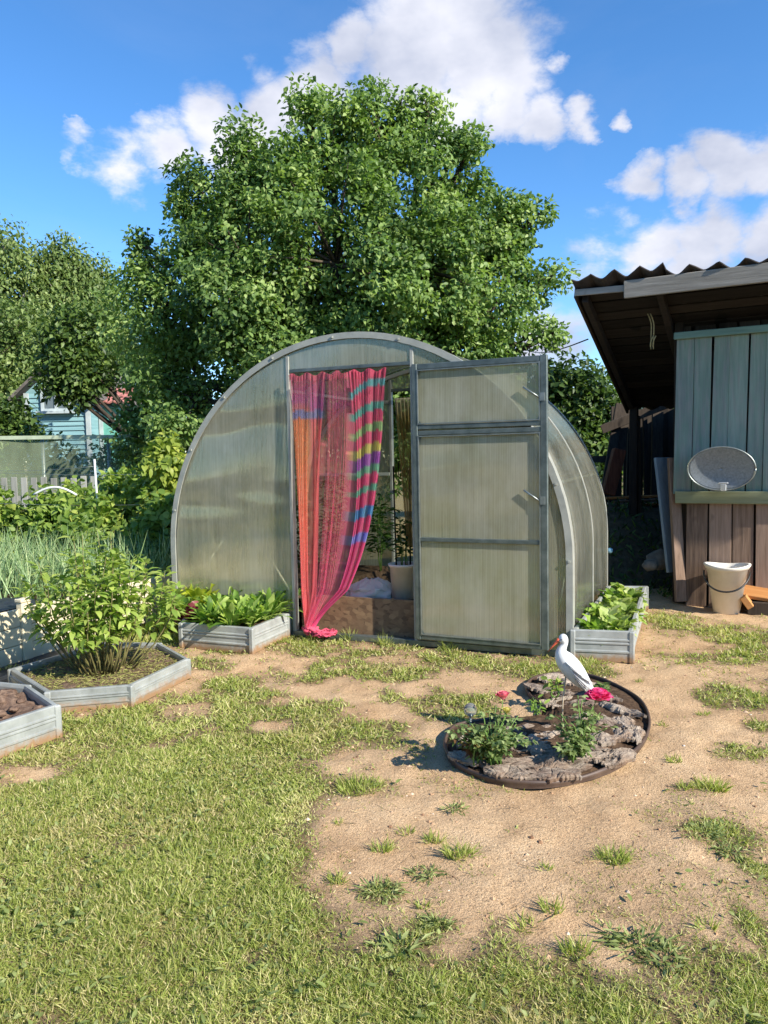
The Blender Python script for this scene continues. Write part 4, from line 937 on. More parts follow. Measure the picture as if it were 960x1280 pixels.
m.build('boards', 'darkwood', bw, bevel=.003); MB().box((.9, .05, 1.2), (2.0, .05, .08)).build('rail', 'darkwood', bw)
for i, (px, py, L) in enumerate(((800, 622, .75), (806, 627, .7), (812, 632, .8), (796, 633, .6))):
    c = A(px, py, 8.3+.05*i); plank(c-Vector((L/2, 0, 0)), c+Vector((L/2, .06*(i-1), .02)), .09, .025, 'brown' if i % 2 else 'plyw', 'stacked_lath', ('top', 'second', 'third', 'lowest')[i]+' lath of the small board pile on the shaded bank', 'lath', up=(0, 0, 1))
def stone(c, s, lab, seed):
    rr = []
    for a in range(9):
        th = PI*a/8; rr.append([Vector((s[0]*math.sin(th)*math.cos(b), s[1]*math.sin(th)*math.sin(b), s[2]*math.cos(th)))*(1+.35*mnoise.noise((math.sin(th)*math.cos(b)*1.4+seed, math.sin(th)*math.sin(b)*1.4, math.cos(th)*1.4))) for b in np.linspace(0, 2*PI, 14, endpoint=False)])
    o = MB().grid(rr, close=True).build('stone', 'stone'); o.location = c; return tag(o, lab, 'stone')
stone(A(826, 700, 6.9), (.14, .1, .09), 'larger grey stone lying in the shade left of the shed', 1.); stone(A(813, 706, 6.8), (.07, .06, .05), 'smaller grey stone beside the larger one in the shade', 5.)
tb = G(776, 728); tb.y += .2; o = thing('tub', 'low black tub behind the right hand lettuce bed', 'tub', tb); bucketmesh(.17, .13, .16).build('basin', 'black', o)
o = MB().tube([A(759, 688, 6.75), A(763, 688, 6.7)], [.022, .024], 10).build('hose_cap', 'bluep', None, loc=A(759, 688, 6.75)); tag(o, 'pale blue plastic cap sticking out behind the greenhouse wall', 'cap')

# ------------------------------------------------------------------ left side: cream bed, onions, fences, house
CB = Vector((-2.42, 4.80, 0)); cd = Vector((.3815, .924, 0)); cn = Vector((-.924, .3815, 0))
cb = thing('plank_bed', 'raised bed walled with cream plastic planks and capped posts', 'raised bed', CB, math.atan2(cd.y, cd.x))
T0, T1 = -1.4, 1.95
for a, b in ((-1.4, .125), (.205, 1.70), (1.78, 1.95)):
    for k in range(3): MB().box(((a+b)/2, 0, .065+.118*k), (b-a, .022, .114)).build('plank', 'cream', cb, bevel=.004)
for t_ in (.165, 1.74):
    p_ = MB().box((t_, 0, .2), (.075, .05, .40)).build('post', 'cream', cb, bevel=.004); MB().box((t_, 0, .408), (.09, .065, .026)).build('post_cap', 'cream', p_, bevel=.006)
for x_ in (T1, T0): MB().box((x_, 1.2, .18), (.022, 2.4, .35)).build('end_plank', 'cream', cb, bevel=.004)
q = [[(x, y, .29+.05*fb(x*1., y*1., 4, 50)) for y in np.linspace(.015, 2.4, 30)] for x in np.linspace(T0+.02, T1-.02, 40)]
MB().grid(q).build('soil', 'soil', cb)
q = [[(x, y, .345+.025*fb(x, y, 9, 55)) for y in np.linspace(.02, 1.4, 24)] for x in np.linspace(T0+.03, .42, 40)]
o = MB().grid(q).build('weed_film', 'film', None); o.location = CB; o.rotation_euler = (0, 0, math.atan2(cd.y, cd.x)); tag(o, 'black film laid over the soil behind the cream plank wall', 'film')
q = [[CB + cd*t_ - cn*s_ + Vector((0, 0, .012+.03*fb(t_, s_, 7, 60)*(.4+s_))) for s_ in np.linspace(.02, .42, 12)] for t_ in np.linspace(-1.3, .5, 40)]
o = MB().grid(q).build('weed_film', 'film', None, loc=CB); tag(o, 'black film on the ground at the foot of the cream plank wall', 'film')
# onions: rows of hollow leaves
n = 2000; t_ = rng.uniform(.35, 2.0, n); s_ = np.concatenate([rng.uniform(.1, 2.4, n)]); t_ = t_ + 0*s_
clx = np.round(t_*9)/9 + rng.normal(0, .012, n); cly = np.round(s_*8)/8 + rng.normal(0, .012, n)
P = np.array(CB)[None] + np.array(cd)[None]*clx[:, None] + np.array(cn)[None]*cly[:, None]; P[:, 2] = .31
D = np.c_[rng.normal(0, .42, n), rng.normal(0, .35, n), np.ones(n)]
o = leaves('onion_rows', P, D, rv(n)+[0, -.5, 0], rng.uniform(.22, .48, n), .0095, 'onion', None, False, 'blade', .6, rng.normal(.05, .2, n)); tag(o, None, None, kind='stuff')
n = 5000; x = rng.uniform(-7, -2.0, n); y = rng.uniform(6.6, 8.2, n); D = np.c_[rv(n)[:, :2], rng.uniform(.3, 1.4, n)]
o = leaves('ground_cover', np.c_[x, y, rng.uniform(0, .35, n)], D, rv(n)+[0, 0, 1], rng.uniform(.05, .11, n), rng.uniform(.02, .05, n), 'berry', None, False, 'leaf'); tag(o, None, None, kind='stuff')

def crown(P, C, L, W, mat, parent, shape='tri', droop=0., rnd=None, name='crown', fold=.25):
    n = len(P); out = nrm(P-C); D = out*.6 + rv(n)*.9 + np.array([0, 0, -.25-droop]); Nn = np.array([0, 0, .9])+out*.5+rv(n)*.75
    return leaves(name, P, D, Nn, L*rng.uniform(.65, 1.2, n), W*rng.uniform(.65, 1.2, n), mat, parent, True, shape, fold, rng.normal(.25, .2, n), rnd=rnd)
def tree(name, label, base, lobes, n_cl, n_lf, cl_r, L, W, mat, group=None, trunk=.14, bark='bark_tree', droop=0., sq=1., inner=.5, bright=(.1, .9), cat='tree', shape='tri', spikes=0, holes=(), fk=.4):
    t = thing(name, label, cat, base, 0, group); base = Vector(base); m = MB(); PP = []; CC = []; RN = []
    ctr = sum((Vector(c) for c, r_ in lobes), Vector())/len(lobes)
    fork = base.lerp(ctr, .45); fork = Vector((base.x*(1-fk)+ctr.x*fk, base.y*(1-fk)+ctr.y*fk, base.z+(ctr.z-base.z)*.45))
    m.tube([base-Vector((0, 0, .1)), base.lerp(fork, .5)+Vector((random.gauss(0, .03), 0, 0)), fork], [trunk, trunk*.85, trunk*.75], 10)
    vol = sum(r_**2 for c, r_ in lobes)
    tk = m.build('trunk', bark, t, world=True); lm = MB()
    for c, r_ in lobes:
        c = Vector(c); mid = fork.lerp(c, .5)+Vector((random.gauss(0, .08), random.gauss(0, .08), .12*r_)); lm.tube([fork, mid, c], [trunk*.5, trunk*.33, trunk*.16], 7)
        k = max(3, int(n_cl*r_*r_/vol)); d = rv(k); rad = r_*np.where(rng.random(k) < inner, rng.uniform(.25, .8, k), rng.uniform(.8, 1.05, k))
        cc = np.array(c)[None] + d*rad[:, None]*np.array([1, 1, sq])
        if spikes:
            sel = rng.random(k) < spikes; cc[sel] += nrm(d[sel]+[0, 0, .5])*r_*.22
        for hc, hr in holes:
            kp = np.linalg.norm(cc-np.array(hc)[None], axis=1) > hr; cc = cc[kp]
        k = len(cc)
        if not k: continue
        for q in range(0, k, 3): lm.tube([c, c.lerp(Vector(cc[q]), .5)+Vector((0, 0, .04)), Vector(cc[q])], [trunk*.12, trunk*.07, .004], 5)
        s = cl_r*rng.uniform(.6, 1.35, k); nl = np.maximum(4, (n_lf*(s/cl_r)**2).astype(int)); idx = np.repeat(np.arange(k), nl)
        off = rv(len(idx))*np.cbrt(rng.random(len(idx)))[:, None]*s[idx][:, None]*np.array([1, 1, .8+droop])
        off[:, 2] -= droop*s[idx]*.6
        PP.append(cc[idx]+off); CC.append(cc[idx]*.6+np.array(c)[None]*.4); RN.append(np.clip(rng.normal(.5, .24, k)[idx] + rng.normal(0, .18, len(idx)), 0, 1))
    lm.build('limbs', bark, t, world=True)
    PP = np.concatenate(PP); CC = np.concatenate(CC); RN = np.concatenate(RN); k = PP[:, 2] > base.z+.05
    crown(PP[k], CC[k], L, W, mat, t, shape, droop, bright[0]+(bright[1]-bright[0])*RN[k]); return t
def lob(L): return [(A(x, y, Y), r_/F*Y) for x, y, r_, Y in L]
big = lob([(480, 190, 56, 10.2), (415, 205, 58, 9.8), (340, 232, 52, 9.8), (275, 252, 44, 9.9), (545, 232, 48, 10.2), (598, 285, 48, 10.2), (255, 310, 44, 10), (632, 305, 24, 10.3), (200, 395, 50, 10.1), (178, 325, 10, 10.2), (172, 300, 6, 10.2), (192, 350, 20, 10.1), (168, 350, 10, 10.1),
           (205, 470, 36, 10.2), (245, 500, 60, 9.9), (310, 340, 80, 9.6), (420, 330, 100, 9.4), (530, 340, 80, 9.7), (610, 370, 52, 10), (655, 350, 22, 10.2), (645, 430, 34, 10.3), (560, 440, 66, 9.9), (470, 430, 80, 9.9), (360, 440, 80, 9.7), (280, 410, 60, 9.6),
           (385, 130, 12, 9.9), (384, 150, 18, 9.9), (500, 135, 18, 10.2), (300, 172, 8, 9.8), (306, 195, 16, 9.8), (460, 138, 16, 10.2), (535, 140, 18, 10.2), (690, 345, 9, 10.2), (690, 418, 8, 10.2), (672, 268, 7, 10.3), (655, 285, 13, 10.3), (640, 265, 10, 10.3), (585, 190, 20, 10.2), (568, 180, 14, 10.2), (240, 225, 14, 9.9), (225, 260, 10, 9.9), (180, 535, 20, 10.4), (158, 512, 16, 10.3), (400, 500, 80, 10.2), (500, 520, 80, 10.4), (600, 520, 60, 10.4), (300, 540, 60, 10.3), (210, 560, 45, 10.4)])
tree('apple_tree', 'large dense broadleaf tree rising behind the greenhouse', (-.25, 10.6, 0), big, 1300, 125, .24, .072, .046, 'tree', None, .19, inner=.4, shape='leaf', spikes=.4, holes=lob([(385, 350, 78, 8.5), (225, 415, 40, 9.4), (430, 262, 40, 8.9), (560, 330, 32, 8.8), (510, 395, 48, 8.4), (300, 290, 36, 9.1), (620, 440, 30, 9.3), (510, 235, 24, 9.3), (270, 480, 40, 9.2)]))
BG = 'birch trees beyond the left fence'
for i, (L, lab) in enumerate((([(0, 325, 36, 27), (0, 390, 60, 27), (-10, 470, 80, 27), (2, 298, 12, 27), (35, 330, 16, 27)], 'leftmost tall pale birch beyond the fence'),
                              ([(75, 330, 22, 28), (80, 385, 42, 28), (70, 450, 60, 28), (75, 305, 8, 28), (98, 335, 14, 28)], 'pale birch with a rounded top in the middle of the birch group'),
                              ([(125, 365, 16, 29), (128, 410, 28, 29), (120, 460, 40, 29), (128, 340, 6, 29)], 'slender birch next to the big broadleaf tree'),
                              ([(-90, 380, 90, 28), (-90, 480, 90, 28)], 'birch cut off by the left edge of the picture'))):
    lb = lob(L); b = lb[1][0]; tree('birch_tree', lab, (b.x, b.y, 0), lb, 420, 60, .5, .17, .1, 'birchleaf', BG, .2, 'birch', .6, inner=.3, spikes=.3)
for i, (L, lab, mt) in enumerate((([(20, 430, 50, 21), (0, 500, 50, 20)], 'rounded green tree above the left end of the teal house', 'birchleaf'), ([(190, 450, 24, 16.3), (95, 428, 36, 16.5), (116, 456, 24, 16.5), (82, 463, 15, 16), (72, 480, 11, 16), (88, 494, 10, 16), (104, 490, 10, 16), (58, 470, 8, 16), (98, 474, 10, 16), (122, 470, 9, 16)], 'dark green tree hanging over the roof of the teal house', 'darkleaf'), ([(-60, 480, 60, 20)], 'green bush at the far left beside the teal house', 'darkleaf'), ([(8, 535, 22, 15), (-20, 540, 30, 15)], 'low dark bush at the left corner of the teal house', 'darkleaf'),
        ([(725, 500, 46, 14.5), (700, 545, 50, 14.5), (755, 540, 36, 14.5), (690, 480, 20, 14.5), (740, 580, 40, 14)], 'bright green tree between the greenhouse and the shed', 'darkleaf'),
        ([(830, 545, 60, 15), (900, 540, 60, 16)], 'green tree hidden behind the shed', 'darkleaf'))):
    lb = lob(L); b = lb[0][0]; tree('bushy_tree', lab, (b.x, b.y, 0), lb, 210 if i != 4 else 340, 44, .34, .14, .085, mt, 'bushy trees in the background', .11, inner=.4, fk=.05 if i == 1 else .4)
BR = 'berry bushes along the left fence'
for i, (px, py, Y, w, h, mt, lab) in enumerate((
    (222, 640, 7.6, .62, 1.5, 'berry_y', 'tall yellowish berry bush touching the left side of the greenhouse'),
    (185, 640, 8.0, .8, 1.22, 'berry_y', 'yellow green berry bush next to the tall yellowish bush'),
    (150, 640, 8.3, .85, 1.1, 'berry', 'green berry bush right behind the white stake'),
    (95, 640, 8.6, .8, .92, 'berry', 'green berry bush left of the white stake'),
    (40, 650, 8.0, .9, .85, 'berry', 'low broad berry bush under the strung wires'),
    (-20, 650, 8.2, 1., .95, 'berry', 'low berry bush at the left edge of the picture'),
    (120, 655, 7.3, .95, .78, 'berry', 'low green bush in front of the white stake'),
    (200, 650, 7.2, .75, .9, 'berry', 'low green bush beside the lower left corner of the greenhouse'),
    (60, 545, 12.5, 1.2, 1.75, 'darkleaf', 'dark bush behind the net fence below the teal house'),
    (150, 545, 12.0, 1.3, 1.7, 'darkleaf', 'dark bush behind the net fence under the big tree'),
    (-10, 545, 12.5, 1.3, 1.8, 'darkleaf', 'dark bush behind the net fence at the left edge'))):
    c = A(px, py, Y); nL = 4; lb = [(Vector((c.x+random.uniform(-.25, .25)*w, c.y+random.uniform(-.2, .2)*w, h*f)), w*.42*(1.05-.45*f)) for f in (.3, .5, .68, .86)]
    tree('berry_bush', lab, (c.x, c.y, 0), lb, 130, 26, .12, .085, .058, mt, BR, .02, 'stem', inner=.35, cat='bush', shape='leaf' if Y < 9 else 'tri', spikes=.3)
# net fence, picket fence, stake, wires, hoop
nf = thing('net_fence', 'pale translucent net fence with a top rail beyond the berry bushes', 'fence', (-4.2, 10.6, 0))
nt = NT('pale_net'); tr = nt.new('ShaderNodeBsdfTransparent'); dfx = nt.new('ShaderNodeBsdfDiffuse'); dfx.inputs[0].default_value = lin('9aa88a'); mx = nt.new('ShaderNodeMixShader')
nz = nt.noise(2.2, 5, .6, (1, 1, .4)); nt.ln(nt.ramp(nz, [(.3, (.14,)*3+(1,)), (.7, (.34,)*3+(1,))]), mx.inputs[0]); nt.ln(tr.outputs[0], mx.inputs[1]); nt.ln(dfx.outputs[0], mx.inputs[2]); nt.ln(mx.outputs[0], nt.out.inputs[0])
a = A(-60, 548, 10.4); b = A(235, 545, 10.4); m = MB()
m.grid([[Vector((x, 10.4+.02*math.sin(x*5), z)) for x in np.linspace(a.x, b.x, 60)] for z in (.35, a.z-.01)]); m.build('net', nt.m, nf, world=True, solid=.003)
m = MB(); m.beam((a.x, 10.39, a.z), (b.x, 10.39, b.z), .03, .05); m.build('top_rail', simple('pale_green_rail', '93a086', 'b1bba2', 9, .7), nf, world=True)
for x in np.linspace(a.x+.3, b.x-.2, 4): MB().tube([(x, 10.45, 0), (x, 10.45, a.z)], .025, 8).build('post', 'galv', nf, world=True)
pf = thing('picket_fence', 'old grey picket fence half hidden behind the berry bushes', 'fence', (-5, 9.7, 0)); m = MB(); x = -5.9
while x < -3.55: m.box((x+5, 0, .55+random.uniform(-.02, .02)), (.075, .018, 1.1)); x += .125
m.build('pickets', 'picket', pf, bevel=.004)
for z in (.35, .85): MB().box((.27, .025, z), (2.4, .03, .06)).build('rail', 'picket', pf)
sa = A(123, 648, 7.5); sb_ = A(118, 574, 7.5); o = MB().tube([Vector((sa.x, sa.y, 0)), sa, sb_], .010, 8).build('garden_stake', 'trim', None, loc=(sa.x, sa.y, 0)); tag(o, 'white pipe stake standing among the berry bushes', 'stake')
for i, (y0, y1, lab) in enumerate(((588, 581, 'top wire strung to the white pipe stake'), (590, 592, 'middle wire strung past the white pipe stake'), (628, 630, 'lowest wire strung past the white pipe stake'))):
    p0 = A(-30, y0, 7.5); p1 = A(118 if i == 0 else 215, y1 if i else 583, 7.5); o = MB().tube([p0.lerp(p1, f)-Vector((0, 0, .02*math.sin(PI*f))) for f in np.linspace(0, 1, 9)], .0018, 5).build('wire', 'galv', None, loc=p0); tag(o, lab, 'wire')
o = MB().tube([A(42+54*f, 620-11*math.sin(PI*f*.92+.15), 7.4) for f in np.linspace(0, 1, 14)], .011, 8).build('garden_hoop', 'trim', None, loc=A(42, 620, 7.4)); tag(o, 'pale arched garden hoop among the berry bushes left of the stake', 'hoop')
# teal house
HY = 19.; h0 = A(31, 492, HY); h1 = A(113, 505, HY); hs = thing('teal_house', 'pale teal wooden house with white window behind the trees on the left', 'house', (h0.x, HY, 0)); hw = h1.x-h0.x
zt = h0.z; pk = A(68, 452, HY); m = MB(); rows_ = 26; z = 0
for i in range(rows_):
    z0, z1 = zt*i/rows_, zt*(i+1)/rows_; m.add([(0, -.03, z0), (hw, -.03, z0), (hw, 0, z1), (0, 0, z1)], [(0, 1, 2, 3)])
m.add([(0, 0, zt), (hw, 0, zt), (pk.x-h0.x+.1, 0, pk.z)], [(0, 1, 2)]); m.add([(0, 0, 0), (0, 5, 0), (0, 5, zt), (0, 0, zt)], [(0, 1, 2, 3)]); m.add([(hw, 0, 0), (hw, 5, 0), (hw, 5, zt), (hw, 0, zt)], [(0, 1, 2, 3)])
m.build('wall', 'house', hs)
m = MB(); e = .25; px_ = pk.x-h0.x+.1; sl_ = (pk.z-zt)/px_; sr = (pk.z-zt)/(hw-px_)
for xx, ss in ((-e, sl_), (hw+e, sr)):
    ze = zt-e*ss+.05; m.add([(xx, -.35, ze), (xx, 5, ze), (px_, 5, pk.z+.06), (px_, -.35, pk.z+.06)], [(0, 1, 2, 3)])
m.build('roof', 'greyroof', hs, solid=.07)
for xx in (.05, hw-.05): MB().box((xx, -.05, zt/2), (.11, .05, zt)).build('corner_trim', 'housetrim', hs)
w0 = A(55, 513, HY); w1 = A(88, 487, HY); wx0, wx1 = w0.x-h0.x, w1.x-h0.x; m = MB()
for xx in (wx0, (wx0+wx1)/2, wx1): m.box((xx, -.06, (w0.z+w1.z)/2), (.07, .06, w1.z-w0.z+.07))
for zz in (w0.z, w1.z): m.box(((wx0+wx1)/2, -.062, zz), (wx1-wx0+.07, .06, .07))
wi = m.build('window', 'housetrim', hs); MB().box(((wx0+wx1)/2, -.045, (w0.z+w1.z)/2), (wx1-wx0, .012, w1.z-w0.z)).build('pane', 'pane', wi); MB().box(((wx0+wx1)/2, -.11, w0.z-.06), (wx1-wx0+.25, .16, .06)).build('sill', 'housetrim', wi)
q0 = A(113, 510, HY); q1 = A(134, 505, HY); an = thing('turquoise_annex', 'small turquoise annex with rusty red roof beside the teal house', 'shed', (q0.x+.03, HY+.5, 0)); aw = q1.x-q0.x; za = A(113, 508, HY).z
MB().box((aw/2, 1.2, za/2), (aw, 2.4, za)).build('wall', 'turq', an); MB().box((.04, -.02, za/2), (.09, .05, za)).build('corner_trim', 'housetrim', an)
ra = A(108, 503, HY).z; rb_ = A(130, 478, HY).z; m = MB(); P = [[(x, y, z + .02*math.sin(x*30)) for x in np.linspace(-.1, aw+.5, 60)] for y, z in ((-.35, ra), (1.3, rb_))]; m.grid(P, smooth=False); m.build('roof', 'redroof', an, solid=.03)

# trees behind the viewer, mirrored softly in the polycarbonate
for i, (x, y, r_, z, lab) in enumerate(((-7, -7, 2.4, 3., 'tree standing behind the viewer on the left'), (-9.5, -4.5, 2.3, 2.8, 'tree behind the viewer between its left hand neighbours'), (-5.2, -9.2, 2.3, 2.8, 'tree behind the viewer next to the straight one'), (-10, -8, 2.6, 3.4, 'farther tree behind the viewer on the left'), (-12, -2, 2.6, 3.2, 'tree standing left of the viewer'), (-3.5, -11, 2.4, 3.1, 'tree standing straight behind the viewer'))):
    tree('garden_tree', lab, (x, y, 0), [(Vector((x, y, z)), r_), (Vector((x+1.2, y, z-.6)), r_*.8), (Vector((x-1, y, z-.9)), r_*.8)], 160, 40, .5, .22, .14, 'darkleaf', None, .18)

# ------------------------------------------------------------------ grass, tufts, stones
def notbed(x, y):
    k = np.ones(len(x), bool)
    for p in BED_POLY: k &= ~inside(x, y, p)
    dx, dy = x-GO.x, y-GO.y; u = dx*GE.x+dy*GE.y; d = dx*GB.x+dy*GB.y; k &= ~((np.abs(u) < RAD+.02) & (d > -.06) & (d < GL+.05))
    u = (x-W0.x)*ES.x+(y-W0.y)*ES.y; d = (x-W0.x)*EB.x+(y-W0.y)*EB.y; k &= ~((u > 0) & (d > .02))
    u = (x-CB.x)*cn.x+(y-CB.y)*cn.y; k &= ~((u > -.05) & (y > 3.4)); return k
def grass_mesh(n, y0, y1, pw, h, w, name):
    x, y = frustum(n, y0, y1, pw); m_ = lawn(x, y); k = (rng.random(n) < m_**1.3) & notbed(x, y); x, y, m_ = x[k], y[k], m_[k]; n = len(x)
    tone = fb(x, y, 3.0, 70); tone2 = fb(x, y, 14., 75)
    ang = rng.uniform(0, 2*PI, n); ln_ = rng.gamma(2.5, .55, n); D = np.c_[np.cos(ang)*ln_, np.sin(ang)*ln_, np.ones(n)]
    hh = h*rng.uniform(.4, 1.2, n)*(.5+.9*tone2)*(.5+.5*m_); rn = np.clip(-.15+1.25*tone+rng.normal(0, .2, n), 0, 1); dry = rng.random(n) < .16; rn[dry] = rng.choice([0., .98], dry.sum())
    sc = 1+.0*y
    return leaves(name, np.c_[x, y, height(x, y)-.002], D, rv(n)+[0, 0, .6], hh, w*rng.uniform(.7, 1.3, n)*(np.clip(y/2.2, .8, 2.2)), 'grass', None, False, 'blade', .3, rng.normal(.3, .25, n), rnd=rn)
o = grass_mesh(470000, 1.35, 3.4, 1.2, .031, .0034, 'lawn_grass'); tag(o, None, None, kind='stuff')
o = grass_mesh(260000, 3.4, 6.4, 1.0, .045, .0034, 'far_grass'); tag(o, None, None, kind='stuff')
# low broad leaves (clover, plantain) among the grass
n = 16000; x, y = frustum(n, 1.4, 5.6, 1.); k = (rng.random(n) < lawn(x, y)*np.clip(fb(x, y, 2.6, 80)*2.4-.75, 0, 1)) & notbed(x, y); x, y = x[k], y[k]; n = len(x)
D = np.c_[rv(n)[:, :2], rng.uniform(.1, .7, n)]; o = leaves('clover', np.c_[x, y, height(x, y)+rng.uniform(.004, .02, n)], D, rv(n)*.5+[0, 0, 1], rng.uniform(.014, .034, n), rng.uniform(.007, .013, n), 'weed', None, False, 'leaf'); tag(o, None, None, kind='stuff')
def tuft(px, py, r_, h, nb, label, kind='grass', group=None):
    c = G(px, py); c.z = float(height(np.array([c.x]), np.array([c.y]))[0])
    a = rng.uniform(0, 2*PI, nb); q = np.sqrt(rng.random(nb)); P = np.c_[c.x+np.cos(a)*q*r_, c.y+np.sin(a)*q*r_*.8, np.full(nb, c.z-.002)]
    if kind == 'grass':
        D = np.c_[np.cos(a)*q*.7+rng.normal(0, .25, nb), np.sin(a)*q*.7+rng.normal(0, .25, nb), np.ones(nb)]
        o = leaves('grass_tuft', P, D, rv(nb)+[0, 0, .5], h*rng.uniform(.5, 1.1, nb), .0042, 'grass', None, False, 'blade', .3, rng.normal(.35, .25, nb), rnd=np.clip(rng.normal(.5, .2, nb), .1, .95), loc=c); return tag(o, label, 'grass tuft', group)
    D = np.c_[np.cos(a)+rng.normal(0, .3, nb), np.sin(a)+rng.normal(0, .3, nb), rng.uniform(.0, .45, nb)]; P[:, 2] += rng.uniform(0, .015, nb)
    P = np.repeat(P, 2, 0); D = np.repeat(D, 2, 0)+rng.normal(0, .4, (2*nb, 3))*[1, 1, .4]; h = h*.8; P += rng.normal(0, r_*.25, P.shape)*[1, 1, 0]; nb *= 2; h = h*.8
    o = leaves('broadleaf_weed', P, D, rv(nb)*.5+[0, 0, 1], h*rng.uniform(.6, 1.15, nb), h*.17, 'weed', None, False, 'tri', .3, rng.normal(.2, .25, nb), loc=c, wavy=.7); return tag(o, label, 'weed', group)
TG = 'small grass tufts scattered on the bare sand'
for (px, py, r_, h, nb) in ((478, 1060, .03, .045, 60), (573, 1070, .045, .055, 110), (541, 1050, .03, .04, 60), (767, 1075, .045, .05, 110), (855, 985, .03, .035, 50), (843, 950, .03, .035, 50), (682, 1088, .02, .025, 24), (655, 1152, .04, .035, 60), (528, 1132, .02, .03, 24), (508, 1040, .03, .03, 30), (425, 1028, .015, .03, 18), (880, 890, .03, .03, 40), (690, 1138, .03, .04, 50), (800, 850, .02, .03, 24), (830, 905, .02, .03, 20), (722, 1190, .035, .05, 70), (885, 1155, .03, .04, 36), (420, 1100, .03, .04, 50)):
    tuft(px, py, r_, h, nb, 'small green grass tuft on the bare sand in front of the flower bed', 'grass', TG)
tuft(890, 985, .055, .055, 190, 'dense grass tuft casting a long shadow right of the flower bed'); tuft(450, 985, .09, .05, 260, 'wide grass tuft on the edge between lawn and bare sand')
WG = 'broadleaf weeds on the bare sand'
for (px, py, r_, h, nb, lab) in ((880, 1040, .05, .05, 70, 'broad leafy weed patch on the sand near the right edge'), (915, 1062, .05, .05, 60, 'leafy weed just below the broad weed patch near the right edge'), (570, 1012, .035, .045, 40, 'small leafy weed on the sand below the flower bed'), (475, 1115, .05, .05, 70, 'grey green weed on the sand at the lawn edge'), (535, 1090, .045, .045, 60, 'spreading weed between the small grass tufts on the sand'), (548, 1155, .03, .05, 50, 'dark round weed at the border of the front lawn strip'), (800, 1180, .07, .07, 60, 'large jagged weed sprawling on the front sand'), (830, 1200, .05, .06, 40, 'jagged weed tip beside the large sprawling weed'), (765, 1165, .03, .05, 24, 'left arm of the large sprawling weed'), (500, 1185, .05, .08, 40, 'long leaved weed standing up from the front lawn strip')):
    tuft(px, py, r_, h, nb, lab, 'weed', WG)
# weeds along walls
for (px, py, lab) in ((480, 806, 'leafy weed at the greenhouse sill under the strand board'), (436, 800, 'grass weed next to the knotted curtain end'), (728, 836, 'weed clump at the corner of the lettuce bed by the stork'), (388, 802, 'grass weed left of the knotted curtain end'), (560, 812, 'weed at the foot of the open door')):
    tuft(px, py, .04, .09, 60, lab, 'grass')
# pebbles and dry bits
n = 9000; x, y = frustum(n, 1.5, 5.5, 1.); k = (rng.random(n) < (1-lawn(x, y))) & notbed(x, y); x, y = x[k], y[k]; m = MB(); vs = []
OCT = [(1, 0, 0), (-1, 0, 0), (0, 1, 0), (0, -1, 0), (0, 0, 1), (0, 0, -.3)]; OF = [(0, 2, 4), (2, 1, 4), (1, 3, 4), (3, 0, 4)]; zh = height(x, y)
for i in range(len(x)):
    r_ = min(.012, .0016*(1/(random.random()+.08))**.8)*random.uniform(.6, 1.2); a = random.uniform(0, 6.28); ca, sa_ = math.cos(a), math.sin(a); e = random.uniform(.5, 1)
    m.add([(x[i]+(p[0]*ca-p[1]*e*sa_)*r_, y[i]+(p[0]*sa_+p[1]*e*ca)*r_, zh[i]+p[2]*r_*.7) for p in OCT], OF)
n = 700; x, y = frustum(n, 1.5, 5.5, 1.); k = (rng.random(n) < (1-lawn(x, y))*np.clip(fb(x, y, 2.4, 33)*3-1, .1, 1)) & notbed(x, y); x, y = x[k], y[k]; zh = height(x, y)
for i in range(len(x)):
    r_ = random.uniform(.004, .013); q = [(math.cos(b)*r_*random.uniform(.7, 1.1), math.sin(b)*r_*random.uniform(.6, 1.1)) for b in np.linspace(0, 2*PI, 7)[:-1]]
    m.add([(x[i]+a*1.05, y[i]+b*1.05, zh[i]-.002) for a, b in q]+[(x[i]+a*.6, y[i]+b*.6, zh[i]+r_*random.uniform(.3, .6)) for a, b in q], [(k2, (k2+1) % 6, 6+(k2+1) % 6, 6+k2) for k2 in range(6)]+[tuple(range(6, 12))], r=random.uniform(.0, .7))
t = NT('sand_pebble'); t.base(t.ramp(t.attr('rnd').outputs['Fac'], [(0, '7a5c46'), (.5, 'b08e6e'), (.9, 'c9ab8c'), (1, 'd8ccbc')]), .9, 0, .2)
tag(m.build('pebbles', t.m), None, None, kind='stuff')

n = 1500; x, y = frustum(n, 1.5, 5.6, 1.); k = notbed(x, y); x, y = x[k], y[k]; n = len(x); D = np.c_[rv(n)[:, :2], rng.uniform(-.02, .12, n)]
t = leafmat('dry_straw', ['4a3a2a', '7c664a', 'a8946c', 'c9b88e'], .1, .8, .1)
tag(leaves('straw_litter', np.c_[x, y, height(x, y)+.004], D, rv(n)*.3+[0, 0, 1], rng.uniform(.015, .06, n), .0022, t, None, False, 'blade', .2, rng.normal(.0, .2, n)), None, None, kind='stuff')

